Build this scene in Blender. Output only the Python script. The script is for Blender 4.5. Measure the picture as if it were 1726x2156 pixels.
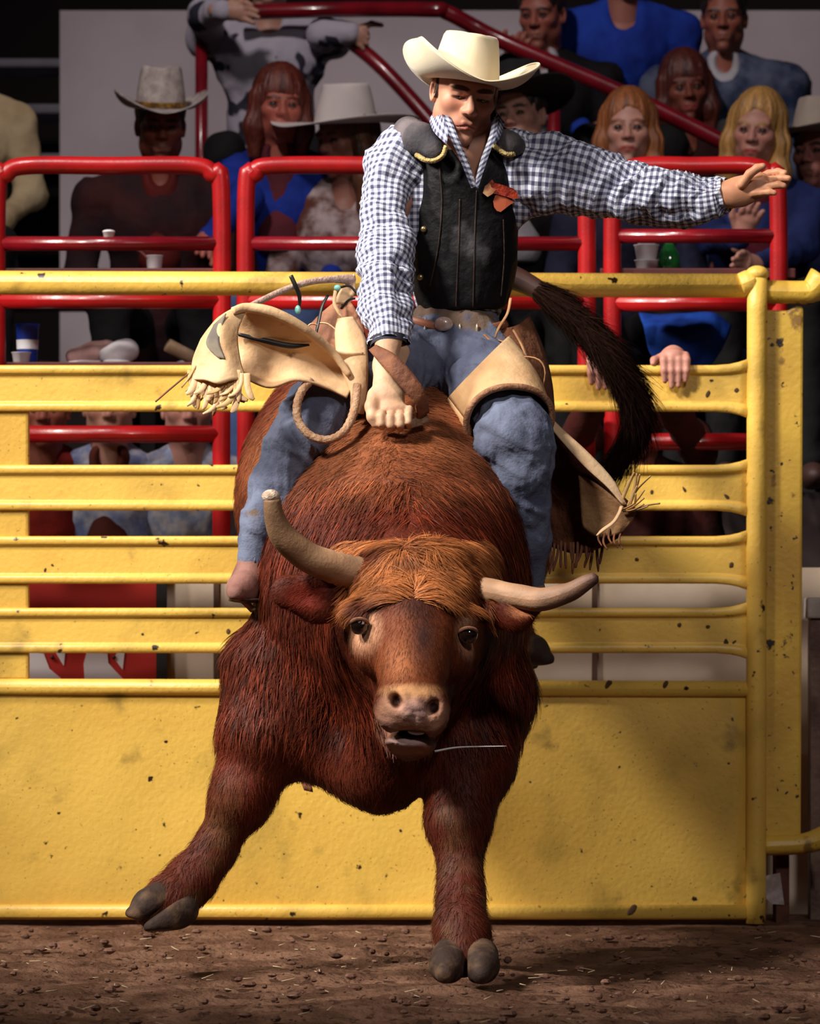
import bpy, bmesh, math, random
import numpy as np
from mathutils import Matrix, Vector

for _o in list(bpy.data.objects):
    bpy.data.objects.remove(_o)
SC = bpy.context.scene
COL = SC.collection
rng = np.random.default_rng(7)
random.seed(7)

# ------------------------------------------------------------------ camera
F_PX, HORIZON, CAM_H, CX = 8250.0, 1300.0, 0.853, 863.0
cam_d = bpy.data.cameras.new('camera')
cam_d.sensor_fit = 'VERTICAL'
cam_d.sensor_height = 36.0
cam_d.lens = 36.0 * F_PX / 2156.0
cam_d.shift_y = (HORIZON - 1078.0) / 2156.0
cam_d.clip_end = 200
cam_d.dof.use_dof = True
cam_d.dof.focus_distance = 9.35
cam_d.dof.aperture_fstop = 5.6
cam = bpy.data.objects.new('camera', cam_d)
cam.location = (0, 0, CAM_H)
cam.rotation_euler = (math.pi / 2, 0, 0)
COL.objects.link(cam)
SC.camera = cam

# ------------------------------------------------------------------ light
world = bpy.data.worlds.new('arena_air')
SC.world = world
world.use_nodes = True
world.node_tree.nodes['Background'].inputs[0].default_value = (0.75, 0.78, 1.0, 1)
world.node_tree.nodes['Background'].inputs[1].default_value = 0.014


def spot(name, loc, target, power, size_deg, blend, radius, color):
    l = bpy.data.lights.new(name, 'SPOT')
    l.energy = power
    l.spot_size = math.radians(size_deg)
    l.spot_blend = blend
    l.shadow_soft_size = radius
    l.color = color
    o = bpy.data.objects.new(name, l)
    o.location = loc
    d = Vector(target) - Vector(loc)
    o.rotation_euler = d.to_track_quat('-Z', 'Y').to_euler()
    COL.objects.link(o)
    return o


spot('arena_spot_key', (-5.3, 4.3, 7.6), (-0.1, 9.9, 1.2), 5900, 26, 0.85, 0.75, (1.0, 0.94, 0.84))
spot('added_side_light', (-6.6, 8.2, 6.2), (0.75, 10.7, 0.8), 3500, 34, 1.0, 0.40, (1.0, 0.93, 0.83))  # added lamp, lights the gate past the bull's shadow
spot('added_fill_light', (2.4, 1.2, 6.4), (0.25, 10.2, 1.4), 950, 34, 0.9, 0.5, (1.0, 0.93, 0.88))  # added fill lamp, lifts the dim gate slats and the free sleeve
spot('stand_spot', (-2.5, 6.0, 8.5), (0.2, 13.3, 2.3), 1650, 44, 0.9, 0.4, (1.0, 0.88, 0.86))
SC.view_settings.view_transform = 'Standard'
SC.view_settings.look = 'None'
SC.view_settings.exposure = 0.0
SC.view_settings.gamma = 1.0
SC.view_settings.use_curve_mapping = False


# ------------------------------------------------------------------ small helpers
def P(px, py, Y):
    """the point seen at a picture position, at distance Y metres"""
    return np.array([(px - CX) * Y / F_PX, Y, CAM_H - (py - HORIZON) * Y / F_PX])


def PP(lst):
    return np.array([P(*q[:3]) for q in lst])


def px(n, Y):
    return n * Y / F_PX


def vnoise(p, seed=0):
    p = np.asarray(p, dtype=np.float64)
    i = np.floor(p).astype(np.int64)
    f = p - i
    f = f * f * (3 - 2 * f)

    def h(ix, iy, iz):
        n = (ix * 374761393 + iy * 668265263 + iz * 2147483647 + seed * 974634777) & 0xFFFFFFFF
        n = ((n ^ (n >> 13)) * 1274126177) & 0xFFFFFFFF
        n = n ^ (n >> 16)
        return (n & 0xFFFF) / 65535.0
    r = 0
    for dx in (0, 1):
        wx = f[:, 0] if dx else 1 - f[:, 0]
        for dy in (0, 1):
            wy = f[:, 1] if dy else 1 - f[:, 1]
            for dz in (0, 1):
                wz = f[:, 2] if dz else 1 - f[:, 2]
                r = r + wx * wy * wz * h(i[:, 0] + dx, i[:, 1] + dy, i[:, 2] + dz)
    return r * 2 - 1


def fbm(p, oct=4, seed=0):
    p = np.asarray(p, dtype=np.float64)
    a, s, t = 1.0, 0, 0
    for o in range(oct):
        s = s + a * vnoise(p * (2 ** o) + o * 17.3, seed + o)
        t += a
        a *= .5
    return s / t


def ridged(p, oct=3, seed=0):
    p = np.asarray(p, dtype=np.float64)
    a, s, t = 1.0, 0, 0
    for o in range(oct):
        s = s + a * (1 - np.abs(vnoise(p * (2 ** o) + o * 9.1, seed + o)))
        t += a
        a *= .5
    return s / t


def catmull(pts, n):
    pts = np.asarray(pts, dtype=np.float64)
    m = len(pts)
    if m == 2:
        t = np.linspace(0, 1, n)[:, None]
        return pts[0] * (1 - t) + pts[1] * t
    e = np.vstack([2 * pts[0] - pts[1], pts, 2 * pts[-1] - pts[-2]])
    u = np.linspace(0, m - 1 - 1e-9, n)
    i = u.astype(int)
    t = (u - i)[:, None]
    a, b, c, d = e[i], e[i + 1], e[i + 2], e[i + 3]
    return .5 * (2 * b + (c - a) * t + (2 * a - 5 * b + 4 * c - d) * t ** 2 + (3 * b - a - 3 * c + d) * t ** 3)


def norm(v):
    v = np.asarray(v, dtype=np.float64)
    return v / (np.linalg.norm(v, axis=-1, keepdims=True) + 1e-12)


def rotx(a):
    a = math.radians(a)
    return np.array([[1, 0, 0], [0, math.cos(a), -math.sin(a)], [0, math.sin(a), math.cos(a)]])


def roty(a):
    a = math.radians(a)
    return np.array([[math.cos(a), 0, math.sin(a)], [0, 1, 0], [-math.sin(a), 0, math.cos(a)]])


def rotz(a):
    a = math.radians(a)
    return np.array([[math.cos(a), -math.sin(a), 0], [math.sin(a), math.cos(a), 0], [0, 0, 1]])


# ------------------------------------------------------------------ objects
def empty(name, loc, label=None, cat=None, group=None):
    o = bpy.data.objects.new(name, None)
    o.location = loc
    o.empty_display_size = .1
    COL.objects.link(o)
    tag(o, label, cat, group)
    return o


def tag(o, label=None, cat=None, group=None, kind=None):
    if label: o['label'] = label
    if cat: o['category'] = cat
    if group: o['group'] = group
    if kind: o['kind'] = kind
    return o


def set_parent(o, parent):
    if parent is None:
        return
    o.parent = parent
    # every mesh is built in place, so only the root's own offset has to be undone
    root = parent
    while root.parent is not None:
        root = root.parent
    if parent is root:
        o.matrix_parent_inverse = Matrix.Translation(-Vector(root.location))


def mk(name, verts, faces, mat, parent=None, smooth=True, uv=None, col=None, **kw):
    me = bpy.data.meshes.new(name)
    verts = np.asarray(verts, dtype=np.float32)
    if isinstance(faces, np.ndarray):
        nf, k = faces.shape
        me.vertices.add(len(verts))
        me.vertices.foreach_set('co', verts.ravel())
        me.loops.add(nf * k)
        me.loops.foreach_set('vertex_index', faces.astype(np.int32).ravel())
        me.polygons.add(nf)
        me.polygons.foreach_set('loop_start', np.arange(0, nf * k, k, dtype=np.int32))
        me.polygons.foreach_set('loop_total', np.full(nf, k, dtype=np.int32))
        me.update(calc_edges=True)
        me.validate()
    else:
        me.from_pydata(verts.tolist(), [], [list(map(int, f)) for f in faces])
    if smooth:
        me.polygons.foreach_set('use_smooth', np.ones(len(me.polygons), dtype=bool))
    li = np.zeros(len(me.loops), dtype=np.int32)
    me.loops.foreach_get('vertex_index', li)
    if uv is not None:
        l = me.uv_layers.new(name='UVMap')
        l.data.foreach_set('uv', np.asarray(uv, dtype=np.float32)[li].ravel())
    if col is not None:
        a = me.color_attributes.new('Col', 'FLOAT_COLOR', 'POINT')
        c = np.ones((len(verts), 4), dtype=np.float32)
        c[:, :3] = col
        a.data.foreach_set('color', c.ravel())
    me.materials.append(mat)
    o = bpy.data.objects.new(name, me)
    COL.objects.link(o)
    set_parent(o, parent)
    tag(o, kw.get('label'), kw.get('cat'), kw.get('group'), kw.get('kind'))
    return o


def modify(o, kind, **kw):
    m = o.modifiers.new(kind.lower(), kind)
    for k, v in kw.items():
        setattr(m, k, v)
    return o


def join(parts):
    """stack several (verts, faces[, extra...]) groups; faces may be arrays of quads"""
    vs, fs, n = [], [], 0
    ex = [[] for _ in range(len(parts[0]) - 2)]
    for p in parts:
        vs.append(np.asarray(p[0]))
        fs += [tuple(int(i) + n for i in f) for f in p[1]]
        for j, e in enumerate(p[2:]):
            ex[j].append(np.asarray(e))
        n += len(p[0])
    return (np.vstack(vs), fs, *[np.vstack(e) for e in ex])


def box(lo, hi):
    lo, hi = np.minimum(lo, hi), np.maximum(lo, hi)
    v = np.array([[(lo, hi)[a][0], (lo, hi)[b][1], (lo, hi)[c][2]] for a in (0, 1) for b in (0, 1) for c in (0, 1)])
    f = [(0, 1, 3, 2), (4, 6, 7, 5), (0, 4, 5, 1), (2, 3, 7, 6), (0, 2, 6, 4), (1, 5, 7, 3)]
    return v, f


def bevel(o, w=.006, seg=2):
    return modify(o, 'BEVEL', width=w, segments=seg, limit_method='ANGLE')


def frames(c):
    c = np.asarray(c)
    t = np.gradient(c, axis=0)
    t = norm(t)
    up = np.array([0, 0, 1.]) if abs(t[0][2]) < .9 else np.array([0, 1., 0])
    n0 = norm(np.cross(t[0], up))
    ns = [n0]
    for i in range(1, len(c)):
        n = ns[-1] - t[i] * np.dot(ns[-1], t[i])
        ns.append(norm(n))
    ns = np.array(ns)
    return t, ns, np.cross(t, ns)


def tube(pts, rad, n=24, seg=14, caps=True, noise=None, flat=None, closed_round=False):
    """swept tube; rad scalar / list; returns verts, faces, uv"""
    pts = np.asarray(pts, dtype=float)
    c = catmull(pts, n)
    rad = np.ones(len(pts)) * rad if np.isscalar(rad) else np.asarray(rad, dtype=float)
    if rad.ndim == 1:
        rad = np.stack([rad, rad], 1)
    r = catmull(rad, n)
    t, a, b = frames(c)
    if flat is not None:               # orient first radius along this direction
        fd = np.asarray(flat, dtype=float)
        a = norm(fd[None] - t * (t @ fd)[:, None])
        b = np.cross(t, a)
    th = np.linspace(0, 2 * np.pi, seg + 1)
    ln = np.concatenate([[0], np.cumsum(np.linalg.norm(np.diff(c, axis=0), axis=1))])
    U, T = np.meshgrid(ln, th, indexing='ij')
    k = np.ones_like(U)
    if noise is not None:
        k = k + noise(U, T)
    v = c[:, None] + (np.cos(T) * k * r[:, :1])[..., None] * a[:, None] + (np.sin(T) * k * r[:, 1:])[..., None] * b[:, None]
    m = seg + 1
    rm = r.mean()
    uv = np.stack([U, T * rm], -1).reshape(-1, 2)
    v = v.reshape(-1, 3)
    f = [(i * m + j, i * m + j + 1, (i + 1) * m + j + 1, (i + 1) * m + j) for i in range(n - 1) for j in range(seg)]
    if caps:
        ex, base = [], len(v)
        for s, i in ((0, 0), (1, n - 1)):
            tip = c[i] + (t[i] * (1 if s else -1)) * (r[i].mean() * (.55 if closed_round else 0.0))
            ex.append(tip)
            for j in range(seg):
                q = (base + s, i * m + j, i * m + j + 1)
                f.append(q if s else q[::-1])
        v = np.vstack([v, ex])
        uv = np.vstack([uv, uv[:2]])
    # outward orientation
    return v, [tuple(reversed(q)) for q in f], uv


def sheet(rows, nu=24, nv=10, bulge=0.0, bdir=(0, 1, 0)):
    """surface through cross-lines: rows = list of lists of points (same count)"""
    rows = np.asarray(rows, dtype=float)           # R, C, 3
    a = np.stack([catmull(rows[:, j], nu) for j in range(rows.shape[1])], 1)
    g = np.stack([catmull(a[i], nv) for i in range(nu)], 0)
    if bulge:
        s = np.sin(np.linspace(0, np.pi, nv))
        g = g + bulge * s[None, :, None] * np.asarray(bdir)[None, None]
    du = np.concatenate([np.zeros((1, nv)), np.cumsum(np.linalg.norm(np.diff(g, axis=0), axis=2), 0)])
    dv = np.concatenate([np.zeros((nu, 1)), np.cumsum(np.linalg.norm(np.diff(g, axis=1), axis=2), 1)], 1)
    uv = np.stack([du, dv], -1).reshape(-1, 2)
    f = [(i * nv + j, (i + 1) * nv + j, (i + 1) * nv + j + 1, i * nv + j + 1) for i in range(nu - 1) for j in range(nv - 1)]
    return g.reshape(-1, 3), f, uv


def extrude_x(profile, xs, zscale=None, zmid=0):
    """profile: closed polygon of (y,z) run along x"""
    pr = np.asarray(profile, dtype=float)
    k = len(pr)
    v = []
    for i, x in enumerate(xs):
        s = 1 if zscale is None else zscale[i]
        v += [(x, y, zmid + (z - zmid) * s) for y, z in pr]
    f = [(i * k + j, i * k + (j + 1) % k, (i + 1) * k + (j + 1) % k, (i + 1) * k + j) for i in range(len(xs) - 1) for j in range(k)]
    f.append(tuple(range(k))[::-1])
    f.append(tuple(range((len(xs) - 1) * k, len(xs) * k)))
    return np.array(v), f


def prism(outline, thick, direction=(0, 1, 0)):
    """flat outline (3-D points) given a thickness along direction"""
    o = np.asarray(outline, dtype=float)
    n = len(o)
    v = np.vstack([o, o + np.asarray(direction) * thick])
    f = [tuple(range(n)), tuple(range(2 * n - 1, n - 1, -1))] + [(i, i + n, (i + 1) % n + n, (i + 1) % n) for i in range(n)]
    return v, f


def ellipsoid(c, r, nu=20, nv=14, R=None):
    th = np.linspace(0, 2 * np.pi, nu, endpoint=False)
    ph = np.linspace(0, np.pi, nv + 1)
    v = [(math.sin(p) * math.cos(t), math.sin(p) * math.sin(t), math.cos(p)) for p in ph[1:-1] for t in th]
    v = np.array([(0, 0, 1)] + v + [(0, 0, -1)]) * np.asarray(r)
    if R is not None:
        v = v @ np.asarray(R).T
    f = [(0, 1 + j, 1 + (j + 1) % nu) for j in range(nu)]
    for i in range(nv - 2):
        f += [(1 + i * nu + j, 1 + (i + 1) * nu + j, 1 + (i + 1) * nu + (j + 1) % nu, 1 + i * nu + (j + 1) % nu) for j in range(nu)]
    L = len(v) - 1
    f += [(L, 1 + (nv - 2) * nu + (j + 1) % nu, 1 + (nv - 2) * nu + j) for j in range(nu)]
    return v + np.asarray(c), f


# ------------------------------------------------------------------ blended solids (signed distance -> one continuous mesh)
class Solid:
    def __init__(s, xs, ys, zs):
        s.ax = [np.asarray(a, dtype=np.float32) for a in (xs, ys, zs)]
        s.d = np.full([len(a) for a in s.ax], .5, dtype=np.float32)
        s.h = max(float(np.max(np.diff(a))) for a in s.ax)

    @staticmethod
    def axis(lo, hi, step, fine=None):
        """axis from lo to hi; fine = (a, b, step) refines a stretch"""
        if fine is None:
            return np.arange(lo, hi + step, step)
        a, b, fs = fine
        return np.unique(np.round(np.concatenate([np.arange(lo, a - step * .4, step), np.arange(a, b, fs), np.arange(b, hi + step, step)]), 5))

    def sub(s, lo, hi):
        sl, g = [], []
        for k in range(3):
            i = max(int(np.searchsorted(s.ax[k], lo[k])) - 1, 0)
            j = min(int(np.searchsorted(s.ax[k], hi[k])) + 1, len(s.ax[k]))
            sl.append(slice(i, j))
            sh = [1, 1, 1]
            sh[k] = -1
            g.append(s.ax[k][i:j].reshape(sh))
        return tuple(sl), g

    def put(s, e, sl, k, mode):
        a = s.d[sl]
        if mode == '+':
            h = np.maximum(k - np.abs(a - e), 0) / max(k, 1e-6)
            s.d[sl] = np.minimum(a, e) - h * h * k * .25
        else:
            e = -e
            h = np.maximum(k - np.abs(a - e), 0) / max(k, 1e-6)
            s.d[sl] = np.maximum(a, e) + h * h * k * .25

    def ell(s, c, r, k=.03, R=None, mode='+'):
        c, r = np.asarray(c, dtype=np.float32), np.asarray(r, dtype=np.float32) * np.ones(3, dtype=np.float32)
        m = (np.max(r) if R is not None else r) + k + 2 * s.h
        sl, (X, Y, Z) = s.sub(c - m, c + m)
        X, Y, Z = X - c[0], Y - c[1], Z - c[2]
        if R is not None:
            R = np.asarray(R, dtype=np.float32)
            X, Y, Z = (R[0, 0] * X + R[1, 0] * Y + R[2, 0] * Z, R[0, 1] * X + R[1, 1] * Y + R[2, 1] * Z, R[0, 2] * X + R[1, 2] * Y + R[2, 2] * Z)
        k0 = np.sqrt((X / r[0]) ** 2 + (Y / r[1]) ** 2 + (Z / r[2]) ** 2)
        k1 = np.sqrt((X / r[0] ** 2) ** 2 + (Y / r[1] ** 2) ** 2 + (Z / r[2] ** 2) ** 2) + 1e-6
        s.put(k0 * (k0 - 1) / k1, sl, k, mode)
        return s

    def cone(s, a, b, ra, rb, k=.02, mode='+', flat=None):
        a, b = np.asarray(a, dtype=np.float32), np.asarray(b, dtype=np.float32)
        m = max(ra, rb) * (max(1, flat[1]) if flat else 1) + k + 2 * s.h
        sl, (X, Y, Z) = s.sub(np.minimum(a, b) - m, np.maximum(a, b) + m)
        d = b - a
        X, Y, Z = X - a[0], Y - a[1], Z - a[2]
        t = np.clip((X * d[0] + Y * d[1] + Z * d[2]) / max(float(d @ d), 1e-9), 0, 1)
        X, Y, Z = X - t * d[0], Y - t * d[1], Z - t * d[2]
        if flat is not None:
            f, q = norm(np.asarray(flat[0], dtype=np.float32)).astype(np.float32), flat[1]
            w = (X * f[0] + Y * f[1] + Z * f[2]) * (1 / q - 1)
            X, Y, Z = X + w * f[0], Y + w * f[1], Z + w * f[2]
        s.put(np.sqrt(X * X + Y * Y + Z * Z) - (ra + t * (rb - ra)), sl, k, mode)
        return s

    def chain(s, pts, rad, k=.02, mode='+', flat=None):
        for i in range(len(pts) - 1):
            s.cone(pts[i], pts[i + 1], rad[i], rad[i + 1], k, mode, flat)
        return s

    def cutplane(s, p, n, k=.004):
        """remove everything on the side n points to"""
        X, Y, Z = [a.reshape([-1 if i == j else 1 for j in range(3)]) for i, a in enumerate(s.ax)]
        n = norm(n).astype(np.float32)
        e = -((X - p[0]) * n[0] + (Y - p[1]) * n[1] + (Z - p[2]) * n[2])
        s.put(e, (slice(None),) * 3, k, '-')
        return s

    def mesh(s):
        d = s.d
        d[0], d[-1], d[:, 0], d[:, -1], d[:, :, 0], d[:, :, -1] = (.05,) * 6
        ins = d < 0
        c = np.zeros([n - 1 for n in d.shape], dtype=np.uint8)
        for dx in (0, 1):
            for dy in (0, 1):
                for dz in (0, 1):
                    c += ins[dx:dx + c.shape[0], dy:dy + c.shape[1], dz:dz + c.shape[2]]
        act = np.nonzero((c > 0) & (c < 8))
        I, J, K = act
        idx = np.full(c.shape, -1, dtype=np.int32)
        idx[act] = np.arange(len(I))
        pos = np.zeros((len(I), 3))
        cnt = np.zeros(len(I))
        ax = s.ax
        for axn in range(3):
            o = [q for q in range(3) if q != axn]
            for u in (0, 1):
                for w in (0, 1):
                    off = [0, 0, 0]
                    off[o[0]], off[o[1]] = u, w
                    i0 = (I + off[0], J + off[1], K + off[2])
                    off2 = list(off)
                    off2[axn] = 1
                    i1 = (I + off2[0], J + off2[1], K + off2[2])
                    a, b = d[i0], d[i1]
                    x = (a < 0) != (b < 0)
                    t = np.where(x, a / np.where(x, a - b, 1), 0)
                    for q in range(3):
                        pa, pb = ax[q][i0[q]], ax[q][i1[q]]
                        pos[:, q] += np.where(x, pa + (pb - pa) * t, 0)
                    cnt += x
        pos /= cnt[:, None]
        quads = []
        for axn in range(3):
            sh = list(d.shape)
            lo = [slice(1, -1)] * 3
            lo[axn] = slice(0, -1)
            hi = list(lo)
            hi[axn] = slice(1, None)
            a, b = ins[tuple(lo)], ins[tuple(hi)]
            e = np.nonzero(a != b)
            flip = a[e]
            g = [e[q] + (0 if q == axn else 1) for q in range(3)]
            o = [(axn + 1) % 3, (axn + 2) % 3]
            cs = []
            for u, w in ((-1, -1), (0, -1), (0, 0), (-1, 0)):
                q = list(g)
                q[o[0]] = g[o[0]] + u
                q[o[1]] = g[o[1]] + w
                cs.append(idx[tuple(q)])
            qd = np.stack(cs, 1)
            qd[~flip] = qd[~flip][:, ::-1]
            quads.append(qd)
        return pos, np.vstack(quads)


def vnormals(v, f):
    f = np.asarray(f)
    n = np.cross(v[f[:, 2]] - v[f[:, 0]], v[f[:, 3]] - v[f[:, 1]])
    o = np.zeros_like(v)
    for j in range(4):
        np.add.at(o, f[:, j], n)
    return norm(o)


def relax(v, f, it=2, w=.5):
    f = np.asarray(f)
    e = np.vstack([f[:, [0, 1]], f[:, [1, 2]], f[:, [2, 3]], f[:, [3, 0]]])
    n = len(v)
    deg = np.bincount(e[:, 0], minlength=n) + np.bincount(e[:, 1], minlength=n)
    for _ in range(it):
        s = np.stack([np.bincount(e[:, 0], v[e[:, 1], q], n) + np.bincount(e[:, 1], v[e[:, 0], q], n) for q in range(3)], 1)
        v = v * (1 - w) + w * s / deg[:, None]
    return v


def strands(root, nrm, flow, length, width, curve=.35, seg=3):
    """tapered ribbons: root points, normals, lie direction; returns verts, faces(list index array tri/quad as quads), owner"""
    n = len(root)
    flow = norm(flow)
    length = np.ones(n) * length
    width = np.ones(n) * width
    side = norm(np.cross(flow, nrm) + rng.normal(0, .25, (n, 3)))
    V = []
    for i in range(seg + 1):
        t = i / seg
        c = root + nrm * (length * (.02 + curve * math.sin(t * 2.2) * .5))[:, None] + flow * (length * t)[:, None]
        w = (width * (1 - t * .85))[:, None] * side * .5
        V += [c - w, c + w]
    V = np.stack(V, 1)                      # n, 2(seg+1), 3
    m = 2 * (seg + 1)
    base = (np.arange(n) * m)[:, None]
    F = np.concatenate([base + np.array([[2 * i, 2 * i + 1, 2 * i + 3, 2 * i + 2]]) for i in range(seg)], 0)
    return V.reshape(-1, 3), F, np.repeat(np.arange(n), m)


# ------------------------------------------------------------------ materials
MATS = {}


def lin(r, g, b):
    f = lambda c: (c / 255 / 12.92) if c / 255 <= .04045 else ((c / 255 + .055) / 1.055) ** 2.4
    return (f(r), f(g), f(b))


def mat(name, c, c2=None, scale=20, rough=.6, metal=0, bump=0, bscale=60, spots=None, lo=.35, hi=.65, stretch=None,
        attr=False, attr_mix=None, coat=0, sheen=0, sss=0, spec=.5, bdist=.01, uvtex=False):
    """surface material; c/c2 mixed by noise; spots = (colour, scale, threshold)"""
    if name in MATS:
        return MATS[name]
    m = bpy.data.materials.new(name)
    m.use_nodes = True
    nt = m.node_tree
    N, L = nt.nodes, nt.links
    b = N['Principled BSDF']
    b.inputs['Roughness'].default_value = rough
    b.inputs['Metallic'].default_value = metal
    b.inputs['Coat Weight'].default_value = coat
    b.inputs['Specular IOR Level'].default_value = spec
    if sheen:
        b.inputs['Sheen Weight'].default_value = sheen
    if sss:
        b.inputs['Subsurface Weight'].default_value = sss
        b.inputs['Subsurface Radius'].default_value = (.01, .004, .002)
    tc = N.new('ShaderNodeTexCoord')
    mp = N.new('ShaderNodeMapping')
    L.new(tc.outputs['UV' if uvtex else 'Object'], mp.inputs[0])
    if stretch:
        mp.inputs['Scale'].default_value = stretch
    col = None
    if attr:
        a = N.new('ShaderNodeVertexColor')
        a.layer_name = 'Col'
        col = a.outputs[0]
    else:
        rgb = N.new('ShaderNodeRGB')
        rgb.outputs[0].default_value = (*c, 1)
        col = rgb.outputs[0]

    def noise(sc, det=5, seed=0.0):
        n = N.new('ShaderNodeTexNoise')
        n.inputs['Scale'].default_value = sc
        n.inputs['Detail'].default_value = det
        L.new(mp.outputs[0], n.inputs['Vector'])
        return n.outputs[0]

    def ramp(src, a, z):
        r = N.new('ShaderNodeMapRange')
        r.interpolation_type = 'SMOOTHSTEP'
        r.inputs[1].default_value = a
        r.inputs[2].default_value = z
        L.new(src, r.inputs[0])
        return r.outputs[0]

    def mix(fac, a, colour):
        x = N.new('ShaderNodeMix')
        x.data_type = 'RGBA'
        L.new(fac, x.inputs[0])
        L.new(a, x.inputs[6])
        x.inputs[7].default_value = (*colour, 1)
        return x.outputs[2]
    if c2 is not None:
        col = mix(ramp(noise(scale), lo, hi), col, c2)
    for sp in (spots or []):
        col = mix(ramp(noise(sp[1], sp[3] if len(sp) > 3 else 3), sp[2], sp[2] + (sp[4] if len(sp) > 4 else .04)), col, sp[0])
    L.new(col, b.inputs['Base Color'])
    if bump:
        bp = N.new('ShaderNodeBump')
        bp.inputs['Strength'].default_value = bump
        bp.inputs['Distance'].default_value = bdist
        L.new(noise(bscale, 6), bp.inputs['Height'])
        L.new(bp.outputs[0], b.inputs['Normal'])
    MATS[name] = m
    return m


def gingham(name, period, white, mid, dark):
    m = bpy.data.materials.new(name)
    m.use_nodes = True
    nt = m.node_tree
    N, L = nt.nodes, nt.links
    b = N['Principled BSDF']
    b.inputs['Roughness'].default_value = .85
    b.inputs['Specular IOR Level'].default_value = .2
    uv = N.new('ShaderNodeTexCoord')
    sep = N.new('ShaderNodeSeparateXYZ')
    L.new(uv.outputs['UV'], sep.inputs[0])
    s = []
    for q in (0, 1):
        mu = N.new('ShaderNodeMath')
        mu.operation = 'MULTIPLY'
        mu.inputs[1].default_value = 2 * math.pi / period
        L.new(sep.outputs[q], mu.inputs[0])
        si = N.new('ShaderNodeMath')
        si.operation = 'SINE'
        L.new(mu.outputs[0], si.inputs[0])
        r = N.new('ShaderNodeMapRange')
        r.interpolation_type = 'SMOOTHSTEP'
        r.inputs[1].default_value = -.25
        r.inputs[2].default_value = .35
        L.new(si.outputs[0], r.inputs[0])
        s.append(r.outputs[0])
    x = N.new('ShaderNodeMix')
    x.data_type = 'RGBA'
    x.inputs[6].default_value = (*white, 1)
    x.inputs[7].default_value = (*mid, 1)
    L.new(s[0], x.inputs[0])
    y = N.new('ShaderNodeMix')
    y.data_type = 'RGBA'
    y.inputs[6].default_value = (*mid, 1)
    y.inputs[7].default_value = (*dark, 1)
    L.new(s[0], y.inputs[0])
    z = N.new('ShaderNodeMix')
    z.data_type = 'RGBA'
    L.new(s[1], z.inputs[0])
    L.new(x.outputs[2], z.inputs[6])
    L.new(y.outputs[2], z.inputs[7])
    L.new(z.outputs[2], b.inputs['Base Color'])
    n = N.new('ShaderNodeTexNoise')
    n.inputs['Scale'].default_value = 90
    t2 = N.new('ShaderNodeTexCoord')
    L.new(t2.outputs['Object'], n.inputs['Vector'])
    bp = N.new('ShaderNodeBump')
    bp.inputs['Strength'].default_value = .35
    bp.inputs['Distance'].default_value = .006
    L.new(n.outputs[0], bp.inputs['Height'])
    L.new(bp.outputs[0], b.inputs['Normal'])
    MATS[name] = m
    return m


MUD = (.022, .009, .004)
YELLOW = mat('yellow_gate_paint', (.78, .495, .092), (.68, .40, .066), scale=2.2, rough=.42, bump=.25, bscale=70, bdist=.006, lo=.3, hi=.75,
             spots=[((.44, .28, .05), 3.0, .50, 10, .22), ((.32, .20, .04), 7, .60, 9, .16), (MUD, 24, .68, 4), ((.30, .17, .03), 130, .69, 2)])
YELLOW_MUD = mat('yellow_paint_muddied', (.72, .45, .06), (.55, .31, .045), scale=3, rough=.45, bump=.3, bscale=60, bdist=.006,
                 spots=[((.28, .15, .03), 7, .62, 6), (MUD, 16, .66, 4), (MUD, 48, .68, 3)])
RED = mat('red_rail_paint', (.42, .008, .010), (.30, .006, .008), scale=8, rough=.32, bump=.15, bscale=120, bdist=.003, coat=.15)
DKRED = mat('dark_red_rail_paint', (.22, .006, .012), (.14, .004, .010), scale=8, rough=.25, bump=.15, bscale=120, bdist=.003, coat=.3)
# ================================================================== the setting
def ground():
    xs = np.unique(np.round(np.concatenate([np.linspace(-7, -1.6, 12), np.linspace(-1.6, 1.6, 230), np.linspace(1.6, 7, 12)]), 4))
    ys = np.unique(np.round(np.concatenate([np.linspace(-4, 6.8, 14), np.linspace(6.8, 11.2, 260), np.linspace(11.2, 12.6, 8)]), 4))
    X, Y = np.meshgrid(xs, ys, indexing='ij')
    p = np.stack([X.ravel(), Y.ravel(), np.zeros(X.size)], 1)
    h = fbm(p * np.array([3.0, 4.2, 1]), 3, 3) * .022 + fbm(p * np.array([9, 22, 1]), 4, 9) * .016 + (ridged(p * 34, 2, 5) - .6) * .005
    near = np.clip((p[:, 1] - 6.5) / .4, 0, 1) * np.clip((11.25 - p[:, 1]) / .35, 0, 1) * np.clip((1.75 - np.abs(p[:, 0])) / .2, 0, 1)
    dip = np.clip((10.9 - p[:, 1]) / .5, 0, 1)
    p[:, 2] = h * near * (.4 + .6 * dip) - .012
    # the planted hoof has trodden itself a hollow
    d = np.linalg.norm(p[:, :2] - P(985, 2070, 9.14)[:2], axis=1)
    p[:, 2] = np.where(d < .12, np.minimum(p[:, 2], -.012), p[:, 2])
    n, m = len(xs), len(ys)
    q = np.arange(n * m).reshape(n, m)
    f = np.stack([q[:-1, :-1], q[1:, :-1], q[1:, 1:], q[:-1, 1:]], -1).reshape(-1, 4)
    M = mat('arena_dirt', (.175, .088, .055), (.085, .036, .020), scale=7, rough=.9, bump=.8, bscale=55, bdist=.02, lo=.35, hi=.62,
            spots=[((.05, .020, .011), 21, .60, 5), ((.33, .22, .17), 60, .73, 3)], spec=.25)
    return mk('ground', p, f, M, kind='structure', label='churned brown arena dirt in front of the yellow gate', cat='ground')


GROUND = ground()


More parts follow.
